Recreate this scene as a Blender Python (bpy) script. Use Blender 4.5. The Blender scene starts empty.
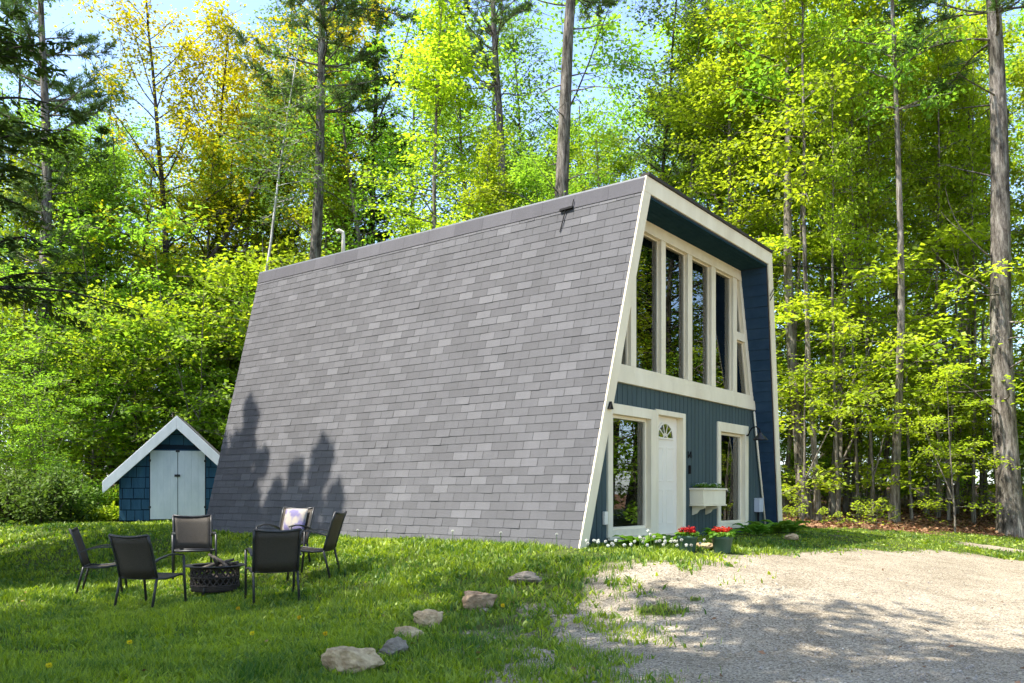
import bpy, math, random
import numpy as np
from mathutils import Vector, Matrix
R = math.radians
scene = bpy.context.scene
col = scene.collection
rng = np.random.default_rng(7)
random.seed(7)

# ------------------------------------------------------------------ camera frame and house frame (metres)
F_PX, HY, EYE = 859.3, 495.5, 0.742
TH = 0.6453
P0 = np.array([0.925, 11.93, 0.0])                       # front left foot of the cabin
U = np.array([math.sin(TH), math.cos(TH), 0.0])          # along the front
V = np.array([-math.cos(TH), math.sin(TH), 0.0])         # along the long shingled side
W, AL, BF, H, L, D0, TT = 8.06, 1.38, 0.31, 5.52, 8.95, 0.277, 0.237


def at(px, depth):
    return (px - 512.0) / F_PX * depth


def smooth(t):
    t = np.clip(t, 0, 1)
    return t * t * (3 - 2 * t)


def ground_z(x, y):
    x = np.asarray(x, float); y = np.asarray(y, float)
    su = (x - P0[0]) * U[0] + (y - P0[1]) * U[1]
    sv = (x - P0[0]) * V[0] + (y - P0[1]) * V[1]
    dl = np.maximum(0, -su) / 3.8
    df = np.maximum(0, -sv) / 6.5
    z = -0.62 * smooth(np.hypot(dl, df))
    z = z + 0.035 * np.maximum(0, np.minimum(y, 70) - 21.5) * smooth((y - 19) / 8)
    z = z + 0.02 * np.sin(x * 1.7 + 0.6) * np.sin(y * 1.3) * smooth((np.abs(su + 1) + np.abs(sv)) / 6)
    return z


def gz(x, y):
    return float(ground_z(x, y))


# value noise in numpy (for where things grow)
_lat = np.random.default_rng(3).random((128, 128))


def vnoise(x, y, s):
    x = np.asarray(x, float) * s + 37.3; y = np.asarray(y, float) * s + 11.7
    xi = np.floor(x).astype(int); yi = np.floor(y).astype(int)
    fx = x - xi; fy = y - yi
    fx = fx * fx * (3 - 2 * fx); fy = fy * fy * (3 - 2 * fy)
    a = _lat[xi % 128, yi % 128]; b = _lat[(xi + 1) % 128, yi % 128]
    c = _lat[xi % 128, (yi + 1) % 128]; d = _lat[(xi + 1) % 128, (yi + 1) % 128]
    return (a * (1 - fx) + b * fx) * (1 - fy) + (c * (1 - fx) + d * fx) * fy


def fnoise(x, y, s):
    return (vnoise(x, y, s) + 0.5 * vnoise(x, y, 2.1 * s) + 0.25 * vnoise(x, y, 4.3 * s)) / 1.75


# ------------------------------------------------------------------ materials
def new_mat(name):
    m = bpy.data.materials.new(name)
    m.use_nodes = True
    nt = m.node_tree
    nt.nodes.clear()
    out = nt.nodes.new('ShaderNodeOutputMaterial')
    return m, nt, out


def N(nt, typ, **kw):
    n = nt.nodes.new(typ)
    for k, v in kw.items():
        if k in n.inputs:
            n.inputs[k].default_value = v
        else:
            setattr(n, k, v)
    return n


def ramp(nt, stops):
    r = nt.nodes.new('ShaderNodeValToRGB')
    e = r.color_ramp.elements
    while len(e) < len(stops):
        e.new(0.5)
    for i, (p, c) in enumerate(stops):
        e[i].position = p
        e[i].color = (c[0], c[1], c[2], 1)
    return r


def surf(name, c1, c2, scale=8, rough=0.8, bump=0.0, bscale=None, stretch=(1, 1, 1), detail=6, spec=0.3, metallic=0):
    """two-tone noise material in object space"""
    m, nt, out = new_mat(name)
    tc = N(nt, 'ShaderNodeTexCoord')
    mp = N(nt, 'ShaderNodeMapping')
    mp.inputs['Scale'].default_value = stretch
    nt.links.new(tc.outputs['Object'], mp.inputs['Vector'])
    nz = N(nt, 'ShaderNodeTexNoise', Scale=scale, Detail=detail, Roughness=0.65)
    nt.links.new(mp.outputs[0], nz.inputs['Vector'])
    rp = ramp(nt, [(0.3, c1), (0.7, c2)])
    nt.links.new(nz.outputs['Fac'], rp.inputs['Fac'])
    b = N(nt, 'ShaderNodeBsdfPrincipled', Roughness=rough, Metallic=metallic)
    b.inputs['Specular IOR Level'].default_value = spec
    nt.links.new(rp.outputs['Color'], b.inputs['Base Color'])
    if bump:
        nb = N(nt, 'ShaderNodeTexNoise', Scale=bscale or scale * 4, Detail=4)
        nt.links.new(mp.outputs[0], nb.inputs['Vector'])
        bp = N(nt, 'ShaderNodeBump', Strength=bump, Distance=0.02)
        nt.links.new(nb.outputs['Fac'], bp.inputs['Height'])
        nt.links.new(bp.outputs[0], b.inputs['Normal'])
    nt.links.new(b.outputs[0], out.inputs['Surface'])
    return m


def leaf_mat(name, ca, cb, trans, tmix=0.42, objvar=0.25, hue=0.02, gloss=0.025):
    """leaf: diffuse + translucent, tinted per leaf (attribute) and per tree (object random)"""
    m, nt, out = new_mat(name)
    at_ = N(nt, 'ShaderNodeAttribute', attribute_name='tint')
    rp = ramp(nt, [(0.0, ca), (1.0, cb)])
    nt.links.new(at_.outputs['Fac'], rp.inputs['Fac'])
    oi = N(nt, 'ShaderNodeObjectInfo')
    mr = N(nt, 'ShaderNodeMapRange')
    mr.inputs['To Min'].default_value = 1 - objvar
    mr.inputs['To Max'].default_value = 1 + objvar
    nt.links.new(oi.outputs['Random'], mr.inputs['Value'])
    mh = N(nt, 'ShaderNodeMapRange')
    mh.inputs['To Min'].default_value = 0.5 - hue
    mh.inputs['To Max'].default_value = 0.5 + hue
    nt.links.new(oi.outputs['Random'], mh.inputs['Value'])
    hs = N(nt, 'ShaderNodeHueSaturation')
    nt.links.new(mh.outputs[0], hs.inputs['Hue'])
    nt.links.new(mr.outputs[0], hs.inputs['Value'])
    nt.links.new(rp.outputs[0], hs.inputs['Color'])
    df = N(nt, 'ShaderNodeBsdfDiffuse')
    nt.links.new(hs.outputs[0], df.inputs['Color'])
    tl = N(nt, 'ShaderNodeBsdfTranslucent')
    mu = N(nt, 'ShaderNodeMixRGB', blend_type='MULTIPLY')
    mu.inputs['Fac'].default_value = 1
    mu.inputs['Color2'].default_value = (*trans, 1)
    nt.links.new(hs.outputs[0], mu.inputs['Color1'])
    nt.links.new(mu.outputs[0], tl.inputs['Color'])
    mx = N(nt, 'ShaderNodeMixShader')
    mx.inputs[0].default_value = tmix
    nt.links.new(df.outputs[0], mx.inputs[1])
    nt.links.new(tl.outputs[0], mx.inputs[2])
    gl = N(nt, 'ShaderNodeBsdfGlossy', Roughness=0.55)
    gl.inputs['Color'].default_value = (0.8, 0.9, 0.6, 1)
    m2 = N(nt, 'ShaderNodeMixShader')
    m2.inputs[0].default_value = gloss
    nt.links.new(mx.outputs[0], m2.inputs[1])
    nt.links.new(gl.outputs[0], m2.inputs[2])
    nt.links.new(m2.outputs[0], out.inputs['Surface'])
    return m


def bark(name, c1, c2, c3):
    m, nt, out = new_mat(name)
    tc = N(nt, 'ShaderNodeTexCoord')
    mp = N(nt, 'ShaderNodeMapping')
    mp.inputs['Scale'].default_value = (1, 1, 0.16)
    nt.links.new(tc.outputs['Object'], mp.inputs['Vector'])
    n1 = N(nt, 'ShaderNodeTexNoise', Scale=11, Detail=8, Roughness=0.78)
    nt.links.new(mp.outputs[0], n1.inputs['Vector'])
    r1 = ramp(nt, [(0.38, c1), (0.5, c2), (0.64, c3)])
    nt.links.new(n1.outputs['Fac'], r1.inputs['Fac'])
    n2 = N(nt, 'ShaderNodeTexNoise', Scale=1.1, Detail=3)
    nt.links.new(tc.outputs['Object'], n2.inputs['Vector'])
    r2 = ramp(nt, [(0.35, (0.7, 0.72, 0.68)), (0.68, (1.25, 1.22, 1.2))])
    nt.links.new(n2.outputs['Fac'], r2.inputs['Fac'])
    mu = N(nt, 'ShaderNodeMixRGB', blend_type='MULTIPLY')
    mu.inputs['Fac'].default_value = 1
    nt.links.new(r1.outputs[0], mu.inputs['Color1'])
    nt.links.new(r2.outputs[0], mu.inputs['Color2'])
    b = N(nt, 'ShaderNodeBsdfPrincipled', Roughness=0.95)
    b.inputs['Specular IOR Level'].default_value = 0.1
    nt.links.new(mu.outputs[0], b.inputs['Base Color'])
    bp = N(nt, 'ShaderNodeBump', Strength=0.9, Distance=0.05)
    nt.links.new(n1.outputs['Fac'], bp.inputs['Height'])
    nt.links.new(bp.outputs[0], b.inputs['Normal'])
    nt.links.new(b.outputs[0], out.inputs['Surface'])
    return m


M = {}
M['white'] = surf('white_paint', (0.70, 0.61, 0.41), (0.86, 0.77, 0.555), 2.2, 0.6, 0.15, 60, (1, 1, .3))
M['door_white'] = surf('door_paint', (0.76, 0.685, 0.54), (0.82, 0.75, 0.60), 2, 0.45)
M['shed_white'] = surf('old_white_paint', (0.62, 0.67, 0.66), (0.78, 0.81, 0.79), 5, 0.7, 0.1, 50, (1, 1, .3))
M['teal'] = surf('teal_stain', (0.042, 0.066, 0.064), (0.060, 0.090, 0.088), 5, 0.75, 0.25, 90, (1, 1, .1))
M['navy'] = surf('navy_stain', (0.019, 0.044, 0.074), (0.031, 0.060, 0.096), 5, 0.9, 0.2, 60, spec=0.08)
M['shedblue'] = surf('shed_blue_stain', (0.022, 0.078, 0.135), (0.042, 0.118, 0.185), 6, 0.8, 0.3, 80, (1, 1, .2))
M['shed_dark'] = surf('shed_gap_shade', (0.008, 0.02, 0.035), (0.012, 0.028, 0.045), 6, 0.9)  # wall behind the shingles, darkened so its colour holds the gap shadow
M['soffit'] = surf('soffit_stain', (0.012, 0.036, 0.046), (0.02, 0.05, 0.062), 5, 0.95, spec=0.04)
M['dark_metal'] = surf('dark_metal', (0.014, 0.014, 0.014), (0.028, 0.026, 0.024), 20, 0.45, spec=0.5)
M['pit_metal'] = surf('sooty_metal', (0.02, 0.017, 0.015), (0.07, 0.05, 0.038), 18, 0.7, 0.3, 60)
M['black'] = surf('black_paint', (0.008, 0.008, 0.008), (0.014, 0.014, 0.014), 10, 0.7, spec=0.1)
M['char'] = surf('charred_wood', (0.015, 0.013, 0.012), (0.16, 0.13, 0.10), 12, 0.9, 0.5, 40)
M['greymetal'] = surf('grey_metal_edge', (0.11, 0.118, 0.13), (0.15, 0.158, 0.17), 4, 0.5, spec=0.4)
M['rooftar'] = surf('roof_felt', (0.05, 0.05, 0.052), (0.085, 0.085, 0.085), 6, 0.9)
M['darkedge'] = surf('dark_drip_edge', (0.03, 0.025, 0.02), (0.05, 0.042, 0.035), 6, 0.7)
M['room'] = surf('room_lining', (0.10, 0.085, 0.06), (0.16, 0.13, 0.09), 3, 0.9)
M['room_floor'] = surf('room_floor', (0.12, 0.08, 0.05), (0.17, 0.12, 0.08), 4, 0.6)
M['wood_red'] = surf('red_wood', (0.17, 0.07, 0.04), (0.26, 0.12, 0.07), 6, 0.5, 0, None, (1, 6, 6))
M['curtain'] = surf('curtain_cloth', (0.66, 0.72, 0.62), (0.78, 0.83, 0.73), 6, 0.95)
M['potgreen'] = surf('green_pot', (0.035, 0.075, 0.050), (0.055, 0.10, 0.070), 8, 0.5, spec=0.4)
M['soil'] = surf('soil', (0.03, 0.02, 0.014), (0.07, 0.05, 0.035), 30, 0.95, 0.5)
M['meter'] = surf('grey_box', (0.42, 0.44, 0.45), (0.52, 0.54, 0.55), 5, 0.5)
M['concrete'] = surf('concrete', (0.28, 0.26, 0.23), (0.42, 0.40, 0.36), 12, 0.9, 0.4)
M['stone_tan'] = surf('tan_stone', (0.22, 0.14, 0.07), (0.60, 0.46, 0.27), 9, 0.95, 1.0, 30)
M['stone_brown'] = surf('brown_stone', (0.17, 0.105, 0.06), (0.50, 0.355, 0.225), 9, 0.95, 1.0, 30)
M['stone_grey'] = surf('grey_stone', (0.10, 0.082, 0.06), (0.30, 0.25, 0.19), 9, 0.9, 0.7, 30)
M['pebble'] = surf('pebble', (0.18, 0.155, 0.13), (0.50, 0.45, 0.38), 60, 0.9)
M['litter'] = leaf_mat('dead_leaf', (0.10, 0.05, 0.025), (0.40, 0.22, 0.12), (1.0, .8, .6), 0.15)
M['petal_red'] = leaf_mat('red_petal', (0.40, 0.030, 0.008), (0.60, 0.085, 0.018), (1, .6, .5), 0.3)
M['petal_white'] = leaf_mat('seed_fluff', (0.62, 0.62, 0.56), (0.82, 0.82, 0.76), (1, 1, 1), 0.4)
M['petal_yellow'] = leaf_mat('yellow_petal', (0.72, 0.52, 0.01), (0.85, 0.68, 0.02), (1, 1, 1), 0.3)
M['stem'] = leaf_mat('green_stem', (0.06, 0.11, 0.02), (0.09, 0.15, 0.03), (1, 1, .6), 0.2)
M['bark_pine'] = bark('pine_bark', (0.032, 0.027, 0.022), (0.145, 0.125, 0.105), (0.33, 0.30, 0.26))
M['bark_maple'] = bark('maple_bark', (0.06, 0.05, 0.038), (0.18, 0.155, 0.125), (0.36, 0.325, 0.28))
M['bark_dark'] = bark('dark_bark', (0.025, 0.02, 0.016), (0.065, 0.053, 0.042), (0.15, 0.13, 0.105))
M['bark_birch'] = bark('birch_bark', (0.20, 0.18, 0.16), (0.48, 0.46, 0.43), (0.66, 0.65, 0.62))
M['maple'] = leaf_mat('maple_leaf', (0.185, 0.268, 0.017), (0.375, 0.455, 0.03), (1.7, 1.72, .9), 0.55, 0.2, 0.008)
M['maple_mid'] = leaf_mat('mid_green_leaf', (0.115, 0.215, 0.022), (0.23, 0.35, 0.034), (1.75, 1.85, 1.0), 0.55, 0.22, 0.008)
M['yellow'] = leaf_mat('yellow_leaf', (0.20, 0.28, 0.012), (0.54, 0.47, 0.02), (1.4, 1.45, .6), 0.45, 0.1, 0.01)
M['pine'] = leaf_mat('pine_needle', (0.06, 0.11, 0.032), (0.135, 0.20, 0.05), (1, 1.2, .7), 0.2, 0.2, 0.01)
M['hemlock'] = leaf_mat('hemlock_needle', (0.032, 0.062, 0.014), (0.08, 0.13, 0.026), (1, 1.2, .7), 0.2, 0.25, 0.01)
M['aspen'] = leaf_mat('aspen_leaf', (0.085, 0.16, 0.045), (0.165, 0.26, 0.06), (1.3, 1.4, .7), 0.42, 0.15, 0.01)
M['shrub'] = leaf_mat('shrub_leaf', (0.05, 0.10, 0.018), (0.125, 0.19, 0.03), (1.3, 1.4, .7), 0.4, 0.2, 0.01)
M['hosta'] = leaf_mat('hosta_leaf', (0.07, 0.17, 0.02), (0.16, 0.29, 0.03), (1.3, 1.5, .6), 0.35, 0.2, 0.01)
M['grass'] = leaf_mat('grass_blade', (0.036, 0.115, 0.007), (0.335, 0.41, 0.016), (1.5, 1.55, .7), 0.48, 0.0, 0.0, 0.06)


def sling_mat():
    m, nt, out = new_mat('woven_sling')
    tc = N(nt, 'ShaderNodeTexCoord')
    w1 = N(nt, 'ShaderNodeTexNoise', Scale=120, Detail=2)
    nt.links.new(tc.outputs['Object'], w1.inputs['Vector'])
    r = ramp(nt, [(0.35, (0.034, 0.027, 0.019)), (0.65, (0.082, 0.066, 0.047))])
    nt.links.new(w1.outputs['Fac'], r.inputs['Fac'])
    b = N(nt, 'ShaderNodeBsdfPrincipled', Roughness=0.7)
    nt.links.new(r.outputs[0], b.inputs['Base Color'])
    tl = N(nt, 'ShaderNodeBsdfTranslucent')
    tl.inputs['Color'].default_value = (0.24, 0.20, 0.12, 1)
    mx = N(nt, 'ShaderNodeMixShader')
    mx.inputs[0].default_value = 0.28
    nt.links.new(b.outputs[0], mx.inputs[1]); nt.links.new(tl.outputs[0], mx.inputs[2])
    nt.links.new(mx.outputs[0], out.inputs['Surface'])
    return m


def cushion_mat():
    m, nt, out = new_mat('printed_cloth')
    tc = N(nt, 'ShaderNodeTexCoord')
    w1 = N(nt, 'ShaderNodeTexNoise', Scale=5, Detail=2)
    nt.links.new(tc.outputs['Object'], w1.inputs['Vector'])
    r = ramp(nt, [(0.40, (0.14, 0.12, 0.22)), (0.50, (0.30, 0.265, 0.225)), (0.62, (0.34, 0.295, 0.23))])
    nt.links.new(w1.outputs['Fac'], r.inputs['Fac'])
    b = N(nt, 'ShaderNodeBsdfPrincipled', Roughness=0.9)
    nt.links.new(r.outputs[0], b.inputs['Base Color'])
    nt.links.new(b.outputs[0], out.inputs['Surface'])
    return m


def glass_mat():
    m, nt, out = new_mat('window_glass')
    fr = N(nt, 'ShaderNodeFresnel', IOR=2.3)
    tr = N(nt, 'ShaderNodeBsdfTransparent')
    tr.inputs['Color'].default_value = (0.80, 0.84, 0.82, 1)
    gl = N(nt, 'ShaderNodeBsdfGlossy', Roughness=0.004)
    gl.inputs['Color'].default_value = (0.95, 0.97, 0.96, 1)
    nz = N(nt, 'ShaderNodeTexNoise', Scale=1.3, Detail=1)
    tc = N(nt, 'ShaderNodeTexCoord')
    nt.links.new(tc.outputs['Object'], nz.inputs['Vector'])
    bp = N(nt, 'ShaderNodeBump', Strength=0.05, Distance=0.02)
    nt.links.new(nz.outputs['Fac'], bp.inputs['Height'])
    nt.links.new(bp.outputs[0], gl.inputs['Normal'])
    mx = N(nt, 'ShaderNodeMixShader')
    nt.links.new(fr.outputs[0], mx.inputs[0])
    nt.links.new(tr.outputs[0], mx.inputs[1]); nt.links.new(gl.outputs[0], mx.inputs[2])
    nt.links.new(mx.outputs[0], out.inputs['Surface'])
    return m


def shingle_mat(name, bw, rh, lo, mid, hi):
    """asphalt tabs: UV in metres along the course and up the slope"""
    m, nt, out = new_mat(name)
    uv = N(nt, 'ShaderNodeUVMap', uv_map='uv')
    br = N(nt, 'ShaderNodeTexBrick', offset=0.5, offset_frequency=2, squash=1.0)
    br.inputs['Color1'].default_value = (0, 0, 0, 1)
    br.inputs['Color2'].default_value = (1, 1, 1, 1)
    br.inputs['Mortar'].default_value = (0.5, 0.5, 0.5, 1)
    br.inputs['Scale'].default_value = 1.0
    br.inputs['Mortar Size'].default_value = 0.005
    br.inputs['Mortar Smooth'].default_value = 0.1
    br.inputs['Bias'].default_value = 0
    br.inputs['Brick Width'].default_value = bw
    br.inputs['Row Height'].default_value = rh
    nt.links.new(uv.outputs[0], br.inputs['Vector'])
    nzl = N(nt, 'ShaderNodeTexNoise', Scale=0.55, Detail=2)
    nt.links.new(uv.outputs[0], nzl.inputs['Vector'])
    ad = N(nt, 'ShaderNodeMath', operation='MULTIPLY_ADD')
    ad.inputs[1].default_value = 0.35; 
    nt.links.new(nzl.outputs['Fac'], ad.inputs[0])
    sb = N(nt, 'ShaderNodeSeparateColor')
    nt.links.new(br.outputs['Color'], sb.inputs[0])
    nt.links.new(sb.outputs[0], ad.inputs[2])
    rp = ramp(nt, [(0.20, lo), (0.72, mid), (0.98, hi)])
    mrs = N(nt, 'ShaderNodeMapRange')
    mrs.inputs['From Min'].default_value = 0.1; mrs.inputs['From Max'].default_value = 1.22
    nt.links.new(ad.outputs[0], mrs.inputs['Value'])
    nt.links.new(mrs.outputs[0], rp.inputs['Fac'])
    gr = N(nt, 'ShaderNodeTexNoise', Scale=260, Detail=3)
    nt.links.new(uv.outputs[0], gr.inputs['Vector'])
    rg = ramp(nt, [(0.3, (0.70, 0.70, 0.72)), (0.7, (1.28, 1.26, 1.26))])
    nt.links.new(gr.outputs['Fac'], rg.inputs['Fac'])
    # long weather streaks running down the slope
    mps = N(nt, 'ShaderNodeMapping'); mps.inputs['Scale'].default_value = (1.6, 0.12, 1)
    nt.links.new(uv.outputs[0], mps.inputs['Vector'])
    st = N(nt, 'ShaderNodeTexNoise', Scale=1.0, Detail=5, Roughness=0.7)
    nt.links.new(mps.outputs[0], st.inputs['Vector'])
    rs = ramp(nt, [(0.3, (0.90, 0.90, 0.90)), (0.7, (1.08, 1.08, 1.08))])
    nt.links.new(st.outputs['Fac'], rs.inputs['Fac'])
    mu0 = N(nt, 'ShaderNodeMixRGB', blend_type='MULTIPLY'); mu0.inputs['Fac'].default_value = 1
    nt.links.new(rg.outputs[0], mu0.inputs['Color1']); nt.links.new(rs.outputs[0], mu0.inputs['Color2'])
    mu = N(nt, 'ShaderNodeMixRGB', blend_type='MULTIPLY'); mu.inputs['Fac'].default_value = 1
    nt.links.new(rp.outputs[0], mu.inputs['Color1']); nt.links.new(mu0.outputs[0], mu.inputs['Color2'])
    mg = N(nt, 'ShaderNodeMixRGB')
    mg.inputs['Color2'].default_value = (0.035, 0.033, 0.036, 1)
    fm = N(nt, 'ShaderNodeMath', operation='MULTIPLY'); fm.inputs[1].default_value = 0.45
    nt.links.new(br.outputs['Fac'], fm.inputs[0])
    nt.links.new(fm.outputs[0], mg.inputs['Fac'])
    nt.links.new(mu.outputs[0], mg.inputs['Color1'])
    b = N(nt, 'ShaderNodeBsdfPrincipled', Roughness=0.95)
    b.inputs['Specular IOR Level'].default_value = 0.15
    nt.links.new(mg.outputs[0], b.inputs['Base Color'])
    hb = N(nt, 'ShaderNodeMath', operation='SUBTRACT'); hb.inputs[0].default_value = 1.0
    nt.links.new(br.outputs['Fac'], hb.inputs[1])
    bp = N(nt, 'ShaderNodeBump', Strength=0.6, Distance=0.006)
    nt.links.new(hb.outputs[0], bp.inputs['Height'])
    bp2 = N(nt, 'ShaderNodeBump', Strength=0.35, Distance=0.004)
    nt.links.new(gr.outputs['Fac'], bp2.inputs['Height'])
    nt.links.new(bp.outputs[0], bp2.inputs['Normal'])
    nt.links.new(bp2.outputs[0], b.inputs['Normal'])
    nt.links.new(b.outputs[0], out.inputs['Surface'])
    return m


def ground_mat():
    """lawn soil, gravel and leaf litter, blended by what lies where (vertex attributes)"""
    m, nt, out = new_mat('ground')
    tc = N(nt, 'ShaderNodeTexCoord')
    ag = N(nt, 'ShaderNodeAttribute', attribute_name='gravel')
    al = N(nt, 'ShaderNodeAttribute', attribute_name='litter')
    # soil / thatch
    n1 = N(nt, 'ShaderNodeTexNoise', Scale=9, Detail=8, Roughness=0.7)
    nt.links.new(tc.outputs['Object'], n1.inputs['Vector'])
    soil = ramp(nt, [(0.3, (0.030, 0.040, 0.010)), (0.6, (0.075, 0.095, 0.020)), (0.8, (0.13, 0.12, 0.05))])
    nt.links.new(n1.outputs['Fac'], soil.inputs['Fac'])
    # gravel
    vo = N(nt, 'ShaderNodeTexVoronoi', Scale=75)
    nt.links.new(tc.outputs['Object'], vo.inputs['Vector'])
    bw = N(nt, 'ShaderNodeSeparateColor')
    nt.links.new(vo.outputs['Color'], bw.inputs[0])
    gcol = ramp(nt, [(0.0, (0.085, 0.073, 0.056)), (0.28, (0.265, 0.232, 0.18)), (0.8, (0.365, 0.322, 0.252)), (1.0, (0.52, 0.47, 0.385))])
    nt.links.new(bw.outputs[0], gcol.inputs['Fac'])
    n3 = N(nt, 'ShaderNodeTexNoise', Scale=1.3, Detail=6, Roughness=0.65)
    nt.links.new(tc.outputs['Object'], n3.inputs['Vector'])
    gvar = ramp(nt, [(0.32, (0.74, 0.70, 0.64)), (0.68, (1.14, 1.11, 1.06))])
    nt.links.new(n3.outputs['Fac'], gvar.inputs['Fac'])
    gm = N(nt, 'ShaderNodeMixRGB', blend_type='MULTIPLY'); gm.inputs['Fac'].default_value = 1
    nt.links.new(gcol.outputs[0], gm.inputs['Color1']); nt.links.new(gvar.outputs[0], gm.inputs['Color2'])
    n4 = N(nt, 'ShaderNodeTexNoise', Scale=26, Detail=6, Roughness=0.75)
    nt.links.new(tc.outputs['Object'], n4.inputs['Vector'])
    gv2 = ramp(nt, [(0.34, (0.78, 0.76, 0.72)), (0.55, (1.0, 1.0, 1.0)), (0.75, (1.08, 1.07, 1.05))])
    nt.links.new(n4.outputs['Fac'], gv2.inputs['Fac'])
    gm2 = N(nt, 'ShaderNodeMixRGB', blend_type='MULTIPLY'); gm2.inputs['Fac'].default_value = 1
    nt.links.new(gm.outputs[0], gm2.inputs['Color1']); nt.links.new(gv2.outputs[0], gm2.inputs['Color2'])
    # litter
    n2 = N(nt, 'ShaderNodeTexNoise', Scale=14, Detail=8, Roughness=0.75)
    nt.links.new(tc.outputs['Object'], n2.inputs['Vector'])
    lit = ramp(nt, [(0.3, (0.045, 0.026, 0.014)), (0.55, (0.15, 0.085, 0.045)), (0.75, (0.30, 0.18, 0.10))])
    nt.links.new(n2.outputs['Fac'], lit.inputs['Fac'])
    # ragged blend
    def ragged(a, amount):
        nn = N(nt, 'ShaderNodeTexNoise', Scale=7, Detail=8, Roughness=0.75)
        nt.links.new(tc.outputs['Object'], nn.inputs['Vector'])
        s = N(nt, 'ShaderNodeMath', operation='MULTIPLY_ADD'); s.inputs[1].default_value = amount; 
        s2 = N(nt, 'ShaderNodeMath', operation='SUBTRACT'); s2.inputs[1].default_value = 0.5
        nt.links.new(nn.outputs['Fac'], s2.inputs[0]); nt.links.new(s2.outputs[0], s.inputs[0])
        nt.links.new(a.outputs['Fac'], s.inputs[2])
        mr = N(nt, 'ShaderNodeMapRange', interpolation_type='SMOOTHSTEP')
        mr.inputs['From Min'].default_value = 0.22; mr.inputs['From Max'].default_value = 0.70
        nt.links.new(s.outputs[0], mr.inputs['Value'])
        return mr
    m1 = N(nt, 'ShaderNodeMixRGB')
    nt.links.new(ragged(ag, 1.3).outputs[0], m1.inputs['Fac'])
    nt.links.new(soil.outputs[0], m1.inputs['Color1']); nt.links.new(gm2.outputs[0], m1.inputs['Color2'])
    m2 = N(nt, 'ShaderNodeMixRGB')
    nt.links.new(ragged(al, 0.8).outputs[0], m2.inputs['Fac'])
    nt.links.new(m1.outputs[0], m2.inputs['Color1']); nt.links.new(lit.outputs[0], m2.inputs['Color2'])
    b = N(nt, 'ShaderNodeBsdfPrincipled', Roughness=0.97)
    b.inputs['Specular IOR Level'].default_value = 0.1
    nt.links.new(m2.outputs[0], b.inputs['Base Color'])
    bp = N(nt, 'ShaderNodeBump', Strength=0.22, Distance=0.02)
    nt.links.new(n4.outputs['Fac'], bp.inputs['Height'])
    bp2 = N(nt, 'ShaderNodeBump', Strength=0.6, Distance=0.008)
    nt.links.new(bw.outputs[0], bp2.inputs['Height'])
    nt.links.new(bp.outputs[0], bp2.inputs['Normal'])
    nt.links.new(bp2.outputs[0], b.inputs['Normal'])
    nt.links.new(b.outputs[0], out.inputs['Surface'])
    return m


M['sling'] = sling_mat()
M['cushion'] = cushion_mat()
M['glass'] = glass_mat()
M['shingle'] = shingle_mat('asphalt_shingle', 0.305, 0.1345, (0.101, 0.100, 0.102), (0.118, 0.117, 0.120), (0.143, 0.142, 0.145))
M['cap'] = shingle_mat('cap_shingle', 0.62, 0.6, (0.094, 0.092, 0.098), (0.11, 0.108, 0.114), (0.128, 0.126, 0.132))
M['ground'] = ground_mat()


# ------------------------------------------------------------------ mesh helpers
def link(o, parent=None):
    col.objects.link(o)
    if parent is not None:
        o.parent = parent
    return o


def tag(o, label=None, cat=None, group=None, kind=None):
    if label: o['label'] = label
    if cat: o['category'] = cat
    if group: o['group'] = group
    if kind: o['kind'] = kind
    return o


def empty(name, loc, rz=0.0, label=None, cat=None, group=None):
    o = bpy.data.objects.new(name, None)
    o.empty_display_size = 0.2
    o.location = loc
    o.rotation_euler = (0, 0, rz)
    link(o)
    return tag(o, label, cat, group)


def copy_tree(o, parent=None):
    c = o.copy()
    col.objects.link(c)
    if parent is not None:
        c.parent = parent
    for ch in list(o.children):
        copy_tree(ch, c)
    return c


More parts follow.
